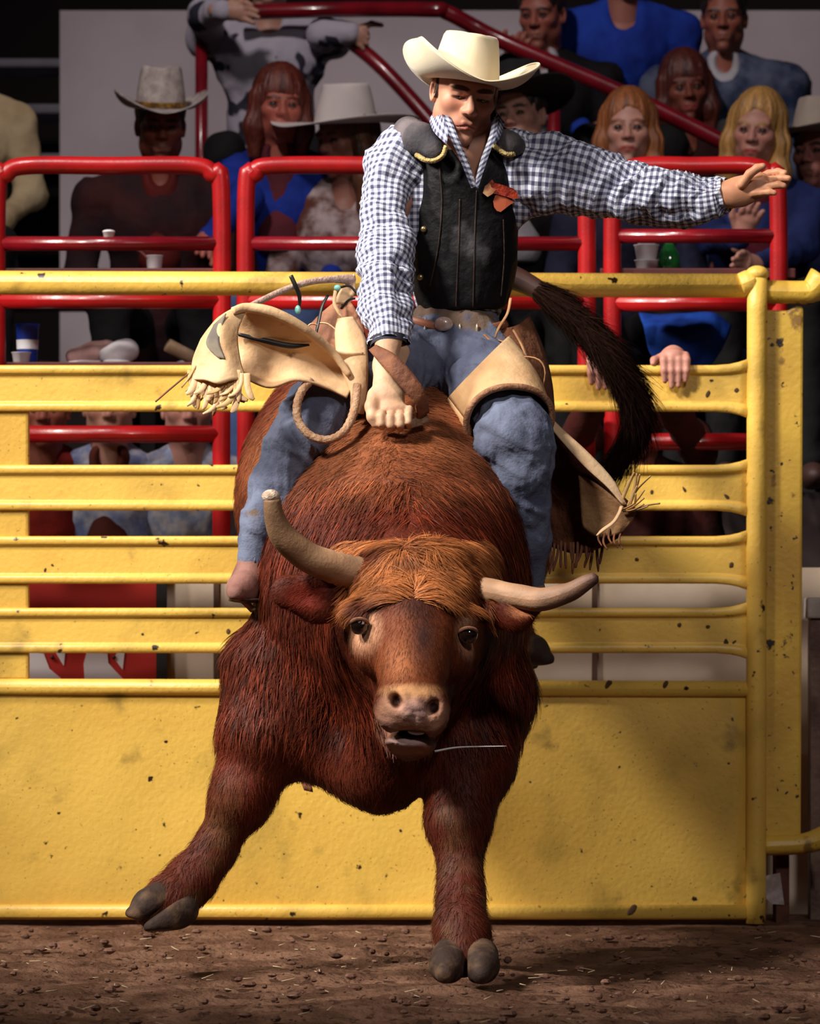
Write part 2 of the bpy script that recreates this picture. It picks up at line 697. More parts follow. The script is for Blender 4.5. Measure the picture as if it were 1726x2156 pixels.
def clods():
    vs, fs = [], []
    M = mat('dirt_clods', (.10, .042, .024), (.18, .09, .06), scale=14, rough=.95, bump=.5, bscale=90)
    n0 = 0
    for i in range(1000):
        y = 7.1 + 3.7 * random.random() ** 1.2
        x = random.uniform(-1.25, 1.25)
        r = .003 + .009 * random.random() ** 4
        v, f = ellipsoid((0, 0, 0), (r * random.uniform(.8, 1.6), r * random.uniform(.8, 1.4), r * .7), 6, 4)
        v = v * (1 + .3 * rng.random((len(v), 1))) + np.array([x, y, r * .25])
        vs.append(v)
        fs += [tuple(a + n0 for a in q) for q in f]
        n0 += len(v)
    mk('dirt_clods', np.vstack(vs), fs, M, smooth=False, kind='stuff', label='loose crumbs of dark dirt strewn over the arena floor', cat='dirt')
    vs, fs, n0 = [], [], 0
    M2 = mat('straw_bits', (.55, .42, .26), rough=.7)
    for i in range(170):
        y = 7.1 + 3.4 * random.random()
        x = random.uniform(-1.15, 1.15)
        a = random.uniform(0, math.pi)
        l = random.uniform(.006, .018)
        d = np.array([math.cos(a), math.sin(a), random.uniform(-.1, .3)]) * l
        z = .012
        v, f, _ = tube(np.array([[x, y, z] - d, [x, y, z] + d]), .0011, 2, 5)
        vs.append(v)
        fs += [tuple(q + n0 for q in g) for g in f]
        n0 += len(v)
    mk('straw_bits', np.vstack(vs), fs, M2, kind='stuff', label='pale bits of straw and shavings scattered on the dirt', cat='straw')


clods()

# ------------------------------------------------------------------ yellow chute gate
GY = 11.0
gx = lambda v: (v - CX) / 750.0
gz = lambda v: CAM_H - (v - HORIZON) / 750.0


def gate():
    g = empty('chute_gate', (0, GY, 0), 'tall yellow steel chute gate of broad slats above a solid sheet panel', 'gate')
    x0, x1 = gx(-460), gx(1578)

    def board(top, bot):
        zt, zb = gz(top), gz(bot)
        lip = .026

        def roll(zc, sgn):
            return [(GY - .008 * math.sin(a) - .003, zc + sgn * .5 * lip * math.cos(a)) for a in np.linspace(0, math.pi, 7)]
        pr = [(GY + .045, zt - .004)] + roll(zt - lip / 2, 1) + [(GY, zt - lip - .002), (GY, zt - lip - .005), (GY, zt - lip - .012), (GY, zb + lip + .012), (GY, zb + lip + .005), (GY, zb + lip + .002)] + roll(zb + lip / 2, 1) + [(GY + .045, zb + .004)]
        xs = [x0, gx(300), gx(800), gx(1300), gx(1505), gx(1535), gx(1555), x1]
        o = mk('slat', *extrude_x(pr, xs, [1, 1, 1.01, 1, 1.0, 1.05, 1.14, 1.3], (zt + zb) / 2), YELLOW, g)
        return o
    for a in ((769, 867), (979, 1075), (1129, 1229), (1280, 1375)):
        board(*a)

    def pipe(name, pts, r, m=YELLOW, seg=18, n=None, **k):
        v, f, _ = tube(np.array(pts), r, n or max(2, len(pts) * 6 if len(pts) > 2 else 2), seg, closed_round=k.get('rounded', False))
        return mk(name, v, f, m, g)
    pipe('top_rail', [(x0, GY + .01, gz(593)), (gx(1585), GY + .01, gz(601))], .034)
    pipe('panel_rail', [(x0, GY + .01, gz(1445)), (gx(1580), GY + .01, gz(1451))], .0235)
    # solid sheet under the slats, slightly dented
    xs, zs = np.linspace(x0, gx(1576), 60), np.linspace(gz(1925), gz(1450), 26)
    X, Z = np.meshgrid(xs, zs, indexing='ij')
    q = np.stack([X.ravel(), np.zeros(X.size), Z.ravel()], 1)
    dent = fbm(q * np.array([1.7, 1, 2.3]), 2, 4) * .012 * np.clip(np.minimum(Z.ravel() - zs[0], zs[-1] - Z.ravel()) / .12, 0, 1)
    v = q + np.array([0, 1, 0]) * (GY + .012 + dent)[:, None]
    i = np.arange(v.shape[0]).reshape(60, 26)
    f = np.stack([i[:-1, :-1], i[1:, :-1], i[1:, 1:], i[:-1, 1:]], -1).reshape(-1, 4)
    modify(mk('sheet_panel', v, f, YELLOW, g), 'SOLIDIFY', thickness=.006, offset=1)
    pr = [(GY + .03, gz(1905)), (GY - .004, gz(1905)), (GY - .013, gz(1912)), (GY - .013, gz(1930)), (GY - .004, gz(1936)), (GY + .03, gz(1936))]
    mk('bottom_rail', *extrude_x(pr, [x0, gx(700), gx(1576)]), YELLOW, g)
    # flush uprights between the slats at the far end
    for t, b in ((862, 985), (1070, 1134), (1224, 1286), (1370, 1432)):
        o = mk('stile', *box((gx(-70), GY + .002, gz(b)), (gx(60), GY + .04, gz(t))), YELLOW, g, smooth=False)
        bevel(o, .008)
    # hinge post: pipe with a domed cap
    pp = [(gx(1591), GY, gz(1944)), (gx(1592), GY, gz(1300)), (gx(1594), GY, gz(578))]
    pipe('hinge_post', pp, .0285, n=20, seg=22)
    mk('post_cap', *ellipsoid((gx(1594), GY, gz(577)), (.033, .033, .024), 24, 12), YELLOW, g)
    v, f, _ = tube(np.array([(gx(1560), GY + .006, gz(600)), (gx(1578), GY + .004, gz(594)), (gx(1592), GY, gz(586))]), [.034, .036, .030], 8, 16)
    mk('weld_sleeve', v, f, YELLOW, g)
    # thrown mud dried on the sheet and slats
    spl = [(1345, 1612, 9), (1252, 1726, 14), (1081, 1716, 11), (1149, 1804, 11), (1063, 1888, 9), (1172, 1845, 7), (1104, 1775, 7), (1201, 1783, 5), (1243, 1637, 8), (1450, 1514, 10), (1255, 1890, 8), (1390, 1720, 10), (1370, 1900, 14), (1330, 1915, 12),
           (682, 1838, 10), (650, 1868, 7), (612, 1760, 9), (620, 1790, 8), (560, 1832, 6), (700, 1860, 8), (88, 1790, 7), (130, 1790, 4), (365, 1487, 7), (280, 1650, 5), (160, 1690, 4), (420, 1600, 5), (1400, 1440, 9), (1280, 1440, 10), (1528, 1352, 9), (1545, 1352, 4),
           (1372, 1036, 5), (1440, 1030, 5), (1530, 1046, 7), (1550, 822, 6), (1490, 830, 7), (1340, 1178, 6), (1540, 1190, 7), (1430, 1316, 6), (1490, 1320, 6), (110, 1190, 5), (95, 1200, 4), (480, 1330, 5), (300, 1335, 4), (1588, 1485, 6), (1590, 1585, 5), (1585, 1415, 5)]
    vs, fs, n0 = [], [], 0
    for a, b, r in spl:
        dy = -.0005 if b < 1400 else (-.0135 if b > 1900 or b < 1460 else .006 + .012 * 0)
        v, f = ellipsoid((0, 0, 0), (r / 750 * random.uniform(.5, .9), .0016, r / 750 * random.uniform(.6, 1.3)), 12, 6, roty(random.uniform(-50, 50)))
        if 1460 <= b <= 1900:      # follow the dents of the sheet
            q_ = np.array([[gx(a), 0, gz(b)]])
            dy = .011 + float(fbm(q_ * np.array([1.7, 1, 2.3]), 2, 4)[0]) * .012 * min(1, min(gz(b) - zs[0], zs[-1] - gz(b)) / .12)
        v = v * (1 + .35 * fbm(v * 160 + a, 2, 3))[:, None] + np.array([gx(a), GY + dy + (.0 if a < 1570 else -.028), gz(b)])
        vs.append(v)
        fs += [tuple(i_ + n0 for i_ in q) for q in f]
        n0 += len(v)
    mk('mud_splashes', np.vstack(vs), fs, mat('dried_mud', (.055, .024, .010), (.10, .05, .02), scale=60, rough=.95), g, kind='stuff')
    return g


GATE = gate()


def side_post():
    g = empty('chute_post', (gx(1648), GY + .06, 0), 'mud-splashed yellow steel chute upright beside the gate hinge pipe', 'post')
    o = mk('plate', *prism([(gx(1603), GY + .03, gz(672)), (gx(1610), GY + .03, gz(650)), (gx(1660), GY + .03, gz(652)), (gx(1684), GY + .03, gz(638)), (gx(1694), GY + .03, gz(646)),
                            (gx(1688), GY + .03, gz(1772)), (gx(1603), GY + .03, gz(1768))], .05), YELLOW_MUD, g, smooth=False)
    bevel(o, .008)
    v, f, _ = tube(np.array([(gx(1600), GY + .03, gz(612)), (gx(1690), GY + .03, gz(614)), (gx(1712), GY + .03, gz(610)), (gx(1735), GY + .03, gz(585))]), [.033, .033, .036, .045], 14, 16)
    mk('top_rail', v, f, YELLOW_MUD, g)
    v, f, _ = tube(np.array([(gx(1600), GY + .03, gz(1782)), (gx(1690), GY + .03, gz(1778)), (gx(1740), GY + .03, gz(1764))]), [.029, .029, .034], 10, 16)
    mk('lower_rail', v, f, YELLOW_MUD, g)
    o = mk('foot', *box((gx(1640), GY + .09, -.02), (gx(1668), GY + .2, gz(1770))), mat('rusty_iron', (.10, .025, .012), (.05, .012, .008), scale=12, rough=.8, bump=.4), g, smooth=False)
    o = mk('foot_plate', *prism([(gx(1612), GY + .085, gz(1850)), (gx(1648), GY + .085, gz(1842)), (gx(1657), GY + .085, gz(1910)), (gx(1630), GY + .085, gz(1908)), (gx(1612), GY + .085, gz(1890))], .01),
           mat('chalky_plate', (.5, .43, .45), (.3, .22, .2), scale=30, rough=.8), g, smooth=False)
    q = empty('fence_post', (gx(1712), GY + .25, 0), 'dull steel fence post with a pale block cap at the picture edge', 'post')
    c = lambda v, Y: (v - CX) * Y / F_PX
    Y = GY + .25
    mk('shaft', *box((c(1704, Y), Y - .03, -.02), (c(1740, Y), Y + .05, P(0, 1300, Y)[2])), mat('dull_steel_post', (.20, .12, .09), (.09, .04, .03), scale=9, rough=.6, bump=.3), q, smooth=False)
    o = mk('cap', *box((c(1696, Y), Y - .045, P(0, 1302, Y)[2]), (c(1750, Y), Y + .06, P(0, 1258, Y)[2])), mat('pale_block', (.55, .5, .46), (.35, .3, .27), scale=12, rough=.7), q, smooth=False)
    bevel(o, .006)


side_post()

# ------------------------------------------------------------------ red crowd rails behind the chute
RY = 11.5


def rail_frame(pxl, pxr, label, Y=RY, cross=(515, 632, 914), bottom=1196, left_post=True, top=349):
    g = empty('crowd_rail', P((pxl + pxr) / 2, 1300, Y) * np.array([1, 1, 0]), label, 'railing', 'red crowd rails behind the yellow gate')
    r = px(19, Y)
    k = 62
    pts = [(pxl, bottom), (pxl, 900), (pxl, top + k), (pxl + k * .3, top + k * .3), (pxl + k, top), ((pxl + pxr) / 2, top), (pxr - k, top), (pxr - k * .3, top + k * .3), (pxr, top + k), (pxr, 900), (pxr, bottom)]
    v, f, _ = tube(PP([(a, b, Y) for a, b in pts]), r, 90, 18)
    mk('hoop', v, f, RED, g)
    for c in cross:
        rr = r * .95 if c > 560 else r * .8
        v, f, _ = tube(PP([(pxl, c, Y), (pxr, c, Y)]), rr, 2, 16)
        mk('crossbar', v, f, RED if c > 560 else DKRED, g)
    return g


rail_frame(-6, 466, 'red tubular hoop rail in front of the dark-clad man in the straw hat', cross=(513, 632, 914))
rail_frame(518, 1234, 'red tubular hoop rail behind the rider, spanning the widest gap', cross=(513, 634, 930))
rail_frame(1290, 1638, 'red tubular hoop rail under the rider\'s outstretched hand, before the blonde women', cross=(497, 638, 930))


def stair_rail():
    g = empty('handrail', P(1000, 1300, 13.7) * np.array([1, 1, 0]) + np.array([0, 0, 1.9]), 'glossy dark red stair handrail sloping down behind the rider\'s hat', 'handrail')
    Y = 13.7
    r = px(17, Y)
    v, f, _ = tube(PP([(500, 26, 13.9), (700, 20, 13.9), (900, 20, Y), (945, 28, Y), (1060, 88, Y), (1330, 205, 13.5), (1560, 318, 13.3)]), r, 60, 16)
    mk('rail', v, f, DKRED, g)
    v, f, _ = tube(PP([(700, 60, 14), (790, 130, 13.9), (880, 225, 13.85), (960, 320, 13.8)]), r * .95, 24, 14)
    mk('brace', v, f, DKRED, g)
    for a, b, c, Yq in ((1166, 120, 700, 13.65), (424, 60, 700, 14.0)):
        v, f, _ = tube(PP([(a, b, Yq), (a, c, Yq)]), r * .8, 2, 12)
        mk('post', v, f, DKRED, g)


stair_rail()


# ------------------------------------------------------------------ grandstand
def stand():
    conc = mat('stand_concrete', (.42, .36, .33), (.30, .25, .22), scale=4, rough=.85, bump=.3, bscale=40)
    riser = mat('riser_panel', (.62, .50, .40), (.52, .40, .30), scale=3, rough=.8, bump=.15, bscale=30)
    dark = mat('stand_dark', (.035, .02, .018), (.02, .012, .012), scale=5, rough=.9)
    X0, X1 = -2.6, 2.6
    zr = P(0, 1195, 11.42)[2]
    z0, z1, z2 = .35, 1.26, 1.62
    o = mk('wall_stand_front', *box((X0, 11.42, -.05), (X1, 11.60, zr)), riser, smooth=False, kind='structure', label='pale riser wall under the stand behind the chute gate', cat='wall')
    # vertical joints of the riser
    for p_ in (455, 520, 1252):
        c = P(p_, 1300, 11.41)
        mk('joint_strip', *box((c[0] - .008, 11.412, 0), (c[0] + .008, 11.425, zr - .02)), mat('joint_brown', (.10, .05, .03), rough=.8), o, smooth=False)
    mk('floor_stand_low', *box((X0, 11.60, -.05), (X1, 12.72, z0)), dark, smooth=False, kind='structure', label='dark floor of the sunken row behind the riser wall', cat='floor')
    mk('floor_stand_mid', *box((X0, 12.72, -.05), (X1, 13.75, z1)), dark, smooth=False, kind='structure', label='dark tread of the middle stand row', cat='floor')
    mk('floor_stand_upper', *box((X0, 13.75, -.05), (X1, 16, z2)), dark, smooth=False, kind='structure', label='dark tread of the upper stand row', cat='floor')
    w = mat('stand_wall_paint', (.60, .52, .55), (.50, .43, .46), scale=2, rough=.8, bump=.1, bscale=60)
    wy = 15.4
    mk('wall_back', *box((P(126, 0, wy)[0], wy, z2 - .1), (2.9, wy + .12, P(0, 22, wy)[2])), w, smooth=False, kind='structure', label='pale mauve wall behind the crowd', cat='wall')
    mk('wall_dark', *box((-3.2, wy + 1.2, 0), (3.4, wy + 1.3, 5.5)), mat('void_wall', (.010, .004, .004), rough=.9), smooth=False, kind='structure', label='near-black far wall above and beside the crowd', cat='wall')  # the darkness comes from the near-black surface colour
    for i, (a, b) in enumerate(((88, 108), (190, 212), (300, 322))):
        o = mk('bleacher_plank', *box((-2.9, wy + .45 - i * .05, P(0, b, wy)[2]), (P(127, 0, wy)[0] + .05, wy + .75 - i * .05, P(0, a, wy)[2])), mat('bleacher_grey', (.22, .21, .25), (.16, .15, .18), scale=5, rough=.6),
               smooth=False, label=('topmost', 'middle', 'lowest')[i] + ' of three grey bleacher planks beside the mauve wall', cat='bench')
        bevel(o, .01)
    # benches
    for i, (Y, z, zt) in enumerate(((12.42, .76, z0), (13.12, 1.66, z1), (14.3, 2.02, z2))):
        g = empty('bench', (0, Y, zt), 'long dark bench of the ' + ('lowest', 'middle', 'upper')[i] + ' stand row with spectators sitting on it', 'bench')
        mk('seat_plank', *box((X0, Y - .14, z - .04), (X1, Y + .16, z)), mat('bench_wood', (.06, .02, .015), (.03, .012, .01), scale=6, rough=.7), g, smooth=False)
        for xx in (-2.0, -.9, .2, 1.3, 2.2):
            mk('leg', *box((xx, Y - .05, zt), (xx + .05, Y + .05, z - .04)), mat('bench_iron', (.04, .03, .03), rough=.5), g, smooth=False)
    return z1, z2


ZF, Z2 = stand()


def banner():
    Y = 11.39
    red = mat('banner_red', (.50, .018, .010), (.42, .012, .008), scale=3, rough=.55)
    g = empty('banner', P(195, 1300, Y) * np.array([1, 1, 0]), 'red sponsor banner with white lettering seen through the lower gate slats', 'banner')
    a, b = P(-40, 1190, Y), P(330, 1480, Y)
    mk('cloth', *box((a[0], Y, b[2]), (b[0], Y + .012, a[2])), red, g, smooth=False)
    wh = mat('banner_white', (.72, .66, .70), rough=.6)

    def shape(pts):
        mk('letter', *prism(PP([(x, y, Y - .004) for x, y in pts]), .004), wh, g, smooth=False)
    shape([(40, 1372), (92, 1376), (104, 1408), (128, 1428), (120, 1470), (40, 1470)])
    shape([(116, 1372), (137, 1374), (134, 1402)])
    shape([(182, 1374), (226, 1376), (228, 1396), (242, 1412), (262, 1432), (250, 1470), (196, 1470), (178, 1432), (176, 1398)])
    shape([(246, 1374), (262, 1374), (258, 1410), (240, 1386)])
    for e in (94, 224):
        mk('eyelet', *ellipsoid(P(e + 16, 1384, Y - .006), (.006, .004, .006), 10, 6), mat('eyelet_dark', (.05, .003, .003), rough=.5), g)
    mk('edge_strip', *box((P(329, 0, Y)[0], Y - .003, b[2]), (P(351, 0, Y)[0], Y + .02, a[2])), mat('banner_edge', (.012, .012, .014), rough=.5), g, smooth=False)


banner()
# ================================================================== the bull
def bull():
    g = empty('bull', (0.05, 9.3, 0), 'stocky red-brown bucking bull with pale horns, hind end kicked up', 'bull')
    S = Solid
    B = S(S.axis(-.78, .52, .012, (-.19, .20, .0055)), S.axis(8.66, 11.0, .014, (8.66, 9.16, .0065)), S.axis(-.03, 1.85, .012, (.52, 1.05, .0055)))
    # trunk
    B.ell((-.045, 10.14, 1.17), (.405, .60, .37), .1, rotx(24))
    B.ell((-.0, 10.50, 1.36), (.32, .33, .31), .15)
    B.ell((-.045, 9.66, .86), (.31, .38, .40), .14, rotx(14))
    B.ell((-.225, 9.64, .84), (.14, .24, .36), .08, rotx(10))
    B.ell((.125, 9.64, .80), (.135, .24, .36), .08, rotx(10))
    B.ell((-.01, 9.86, 1.17), (.22, .30, .19), .16, rotx(20))
    # crest and neck
    B.cone(P(850, 1060, 9.75), P(880, 1240, 9.28), .24, .17, .14)
    B.cone(P(845, 1250, 9.62), P(868, 1330, 9.25), .27, .17, .12)
    B.ell(P(935, 1020, 9.63), (.10, .14, .06), .06)
    # throat, dewlap, brisket
    B.cone(P(868, 1480, 9.30), P(820, 1590, 9.42), .085, .10, .10)
    B.chain(PP([(850, 1560, 9.36), (795, 1625, 9.44), (745, 1600, 9.5)]), [.055, .075, .09], .08)
    B.ell(P(960, 1520, 9.52), (.12, .14, .16), .08)
    B.ell(P(640, 1500, 9.55), (.12, .14, .16), .08)
    # head
    k = .035
    B.ell(P(880, 1245, 9.14), (.140, .13, .105), .05)
    B.ell(P(868, 1325, 9.09), (.128, .12, .12), k)
    B.cone(P(868, 1320, 9.06), P(868, 1442, 8.915), .112, .073, k)
    B.cone(P(868, 1370, 9.17), P(866, 1500, 9.0), .11, .062, k)
    B.ell(P(867, 1484, 8.865), (.081, .066, .060), .03, roty(6))
    B.ell(P(828, 1500, 8.868), (.036, .042, .045), .03)
    B.ell(P(908, 1508, 8.868), (.034, .042, .045), .03)
    B.ell(P(862, 1566, 8.93), (.058, .060, .022), .02, roty(4))
    B.ell(P(857, 1564, 8.895), (.052, .040, .013), .012, roty(5))
    B.cone(P(864, 1560, 8.95), P(868, 1470, 9.15), .045, .09, .03)
    # brows, cheeks
    B.ell(P(768, 1283, 9.055), (.032, .04, .024), .03)
    B.ell(P(978, 1300, 9.055), (.032, .04, .024), .03)
    B.ell(P(782, 1372, 9.06), (.04, .05, .05), .04)
    B.ell(P(962, 1384, 9.06), (.036, .05, .05), .04)
    B.ell(P(884, 1170, 9.10), (.07, .06, .03), .04)
    # sockets, nostrils, mouth
    eL, eR = P(757, 1317, 8.985), P(986, 1336, 8.995)
    B.ell(eL, (.022, .026, .018), .012, mode='-')
    B.ell(eR, (.022, .026, .018), .012, mode='-')
    B.ell(P(833, 1474, 8.812), (.014, .03, .022), .008, roty(-34), '-')
    B.ell(P(914, 1488, 8.812), (.014, .03, .022), .008, roty(44), '-')
    B.ell(P(864, 1545, 8.875), (.042, .045, .009), .007, roty(5), '-')
    B.ell(P(872, 1515, 8.80), (.004, .012, .02), .01, mode='-')
    # ears
    B.chain(PP([(735, 1268, 9.14), (672, 1256, 9.13), (606, 1246, 9.12)]), [.036, .062, .040], .02, flat=((0, 1, 0), .45))
    B.ell(P(648, 1256, 9.075), (.062, .034, .040), .01, roty(-4), '-')
    B.chain(PP([(1022, 1292, 9.10), (1085, 1288, 9.06), (1142, 1268, 9.03)]), [.035, .046, .018], .02, flat=((0, 1, 0), .45))
    B.ell(P(1096, 1282, 9.015), (.046, .028, .026), .01, roty(8), '-')
    # fore legs
    B.chain(PP([(600, 1430, 9.60), (560, 1545, 9.55), (510, 1672, 9.53), (452, 1790, 9.52), (404, 1852, 9.50), (358, 1895, 9.47), (330, 1918, 9.45)]), [.165, .112, .072, .046, .054, .056, .046], .04)
    B.ell(P(508, 1672, 9.51), (.066, .07, .075), .04)
    B.chain(PP([(990, 1470, 9.56), (985, 1600, 9.45), (967, 1722, 9.38), (970, 1830, 9.33), (970, 1895, 9.29), (973, 1960, 9.235), (976, 2012, 9.18)]), [.165, .112, .074, .046, .050, .060, .054], .04)
    B.ell(P(966, 1735, 9.36), (.064, .07, .07), .04)
    # hind legs, both off the ground behind the barrel
    B.chain([(.16, 10.50, 1.30), (.24, 10.30, 1.02), (.235, 10.55, .92), P(1095, 1350, 10.5)], [.20, .12, .07, .045], .05)
    B.chain([(-.20, 10.50, 1.30), (-.28, 10.25, 1.0), (-.22, 10.52, .85), (-.12, 10.56, .72)], [.20, .12, .07, .045], .05)
    v, f = B.mesh()
    v = relax(v, f, 2, .5)
    n = vnormals(v, f)
    disp = fbm(v * np.array([16, 16, 9]), 3, 21) * .006 + (ridged(v * np.array([30, 30, 12]), 2, 8) - .6) * .004
    head = np.clip((9.2 - v[:, 1]) / .1, 0, 1) * (v[:, 2] > .5)
    v = v + n * (disp * (1 - .7 * head))[:, None]
    mz = np.clip(1.3 - np.sqrt(((v[:, 0] - P(866, 0, 8.87)[0]) / .085) ** 2 + ((v[:, 2] - P(0, 1520, 8.87)[2]) / .085) ** 2), 0, .4) / .4 * (v[:, 1] < 9.0)
    v = v + n * (mz * (fbm(v * 55, 3, 61) * .0035 + (ridged(v * np.array([40, 40, 70]), 2, 62) - .6) * .004))[:, None]
    # per-vertex hide colours, darker in nostrils, mouth and mid-face
    X = np.stack([(v[:, 0] * F_PX / v[:, 1]) + CX, HORIZON - (v[:, 2] - CAM_H) * F_PX / v[:, 1]], 1)

    def blob(cx, cy, rx, ry, soft=.5):
        d = np.sqrt(((X[:, 0] - cx) / rx) ** 2 + ((X[:, 1] - cy) / ry) ** 2)
        return np.clip((1 - d) / soft, 0, 1) * (v[:, 1] < 9.3)
    base = np.tile(np.array([.088, .0135, .005]), (len(v), 1))
    base *= (1 + .35 * fbm(v * 7, 3, 2))[:, None]

    def paint(w, c):
        w = np.clip(w, 0, 1)[:, None]
        base[:] = base * (1 - w) + np.array(c) * w
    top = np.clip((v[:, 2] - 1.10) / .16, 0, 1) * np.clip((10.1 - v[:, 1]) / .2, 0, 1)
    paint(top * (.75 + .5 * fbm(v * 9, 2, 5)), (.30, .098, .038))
    leg = np.clip((.5 - v[:, 2]) / .3, 0, 1)
    paint(leg * .55, (.075, .015, .007))
    paint(leg * np.clip(fbm(v * 11, 3, 31) * 3.2 - .35, 0, 1) * .8, (.14, .075, .03))
    paint(blob(870, 1350, 150, 130, .9) * .7, (.28, .075, .022))
    paint(blob(835, 1400, 60, 60, .9) * .75, (.42, .14, .05))
    paint(blob(768, 1325, 44, 66, .6), (.62, .32, .19))
    paint(blob(988, 1335, 34, 62, .6), (.55, .27, .16))
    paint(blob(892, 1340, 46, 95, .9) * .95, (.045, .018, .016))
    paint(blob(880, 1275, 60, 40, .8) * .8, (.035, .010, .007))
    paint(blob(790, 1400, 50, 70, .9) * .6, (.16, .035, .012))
    paint(blob(866, 1505, 86, 66, .35), (.50, .25, .155))
    paint(blob(866, 1505, 86, 66, .35) * np.clip(fbm(v * 38, 3, 17) * 3.0, 0, 1) * .85, (.20, .075, .05))
    paint(blob(866, 1455, 80, 20, .6) * .8, (.60, .30, .13))
    paint(blob(872, 1498, 44, 34, .8) * .8, (.46, .28, .26))
    paint(blob(815, 1520, 26, 34, .8) * .6, (.26, .13, .11))
    paint(blob(866, 1574, 62, 24, .4), (.34, .16, .11))
    paint(blob(856, 1562, 54, 13, .5), (.46, .29, .27))
    paint(blob(833, 1476, 13, 18, .4) + blob(914, 1490, 13, 18, .4), (.03, .008, .006))
    paint(blob(864, 1545, 48, 10, .4), (.02, .004, .004))
    paint(blob(648, 1256, 56, 38, .5), (.17, .018, .008))
    paint(blob(1100, 1282, 40, 26, .6), (.45, .16, .07))
    base[:] = np.clip(base, .002, 1)
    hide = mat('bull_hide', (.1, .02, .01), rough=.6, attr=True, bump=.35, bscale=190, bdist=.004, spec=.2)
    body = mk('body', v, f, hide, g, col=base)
    # short coat
    tri = np.vstack([f[:, [0, 1, 2]], f[:, [0, 2, 3]]])
    ar = np.linalg.norm(np.cross(v[tri[:, 1]] - v[tri[:, 0]], v[tri[:, 2]] - v[tri[:, 0]]), axis=1)
    keep = (X[tri[:, 0], 1] < 2045)
    muz = (((X[:, 0] - 866) / 84) ** 2 + ((X[:, 1] - 1525) / 86) ** 2 < 1) & (v[:, 1] < 9.1)
    eye = ((((X[:, 0] - 757) / 26) ** 2 + ((X[:, 1] - 1317) / 26) ** 2 < 1) | (((X[:, 0] - 986) / 22) ** 2 + ((X[:, 1] - 1336) / 24) ** 2 < 1)) & (v[:, 1] < 9.2)
    w = ar * (keep & ~muz[tri[:, 0]] & ~eye[tri[:, 0]])
    headt = (v[tri[:, 0], 1] < 9.22) & (v[tri[:, 0], 2] > .5)
    w = w * np.where(headt, 2.2, 1) * np.where(v[tri[:, 0], 1] > 10.2, .4, 1)
    NF = 95000
    t = tri[rng.choice(len(tri), NF, p=w / w.sum())]
    u = rng.random((NF, 2))
    u = np.where(u.sum(1, keepdims=True) > 1, 1 - u, u)
    r = v[t[:, 0]] + (v[t[:, 1]] - v[t[:, 0]]) * u[:, :1] + (v[t[:, 2]] - v[t[:, 0]]) * u[:, 1:]
    nn = norm(n[t[:, 0]])
    hd = (r[:, 1] < 9.25) & (r[:, 2] > .5)
    c0 = P(876, 1190, 9.0)
    fl = np.tile(np.array([0, .35, -1.0]), (NF, 1))
    fl[:, 0] += .5 * fbm(r * 5, 2, 3) * 1.6 + np.sign(r[:, 0] + .03) * .25
    rad = r - c0
    rad[:, 1] *= .3
    rad = norm(rad) + np.array([0, 0, -.35])
    fl = np.where(hd[:, None], rad, fl) + rng.normal(0, .22, (NF, 3))
    fl = fl - nn * np.sum(fl * nn, 1, keepdims=True)
    L = np.where(hd, .012, .026) * rng.uniform(.6, 1.3, NF)
    V, F, own = strands(r, nn, fl, L, np.where(hd, .0010, .0017), .22, 2)
    cc = base[t[:, 0]] * rng.uniform(.5, 1.4, (NF, 1))
    clump = np.clip(1 + .8 * fbm(r * 26, 2, 12), .4, 2)[:, None]
    furm = mat('bull_coat', (.1, .02, .01), rough=.55, attr=True, spec=.16)
    mk('coat', V, F, furm, g, col=np.clip(cc * clump, 0.001, 1)[own], kind='stuff')
    # long curly forelock over poll and forehead, parted in the middle
    sel = (X[:, 1] < 1262 + 34 * np.abs((X[:, 0] - 872) / 150) ** 1.5) & (X[:, 1] > 1140) & (X[:, 0] > 728) & (X[:, 0] < 1032) & (v[:, 1] < 9.3) & (n[:, 1] < .35) & (v[:, 2] > .5)
    ids = np.nonzero(sel)[0]
    NL = 17000
    ids = rng.choice(ids, NL)
    r = v[ids] + rng.normal(0, .003, (NL, 3))
    nn = n[ids]
    dx = (X[ids, 0] - 872) / 150
    fl = np.stack([np.sign(dx) * .45 + dx * 1.3 + rng.normal(0, .10, NL), np.zeros(NL), -.28 - .75 * np.abs(dx) + .1 * fbm(r * 12, 2, 4)], 1)
    fl[:, 0] += 1.5 * fbm(r * 22, 2, 6)
    fl[:, 2] += 1.3 * fbm(r * 22, 2, 16)
    up = X[ids, 1] < 1180
    fl[up, 2] += .45
    fl = fl - nn * np.sum(fl * nn, 1, keepdims=True)
    tone = np.clip(.5 + 1.5 * fbm(r * np.array([24, 24, 14]), 3, 9), 0, 1)[:, None]
    cc = (np.array([.10, .020, .007]) * (1 - tone) + np.array([.52, .175, .055]) * tone) * rng.uniform(.65, 1.35, (NL, 1))
    V, F, own = strands(r, nn, fl, .048 * rng.uniform(.6, 1.25, NL), .0020, .42, 4)
    mk('forelock', V, F, furm, g, col=cc[own], kind='stuff')
    # shaggy neck hair, hanging in wet locks
    sel = (v[:, 1] > 9.2) & (v[:, 1] < 9.75) & (X[:, 1] > 1010) & (X[:, 1] < 1560) & (n[:, 1] < .2)
    ids = rng.choice(np.nonzero(sel)[0], 9000)
    r = v[ids]
    nn = n[ids]
    fl = np.stack([.35 * fbm(r * 8, 2, 40) + np.sign(r[:, 0]) * .2, np.full(len(ids), -.1), np.full(len(ids), -1.)], 1) + rng.normal(0, .12, (len(ids), 3))
    fl = fl - nn * np.sum(fl * nn, 1, keepdims=True)
    cc = base[ids] * rng.uniform(.4, 1.9, (len(ids), 1)) * np.clip(1 + fbm(r * 22, 2, 13), .3, 2)[:, None]
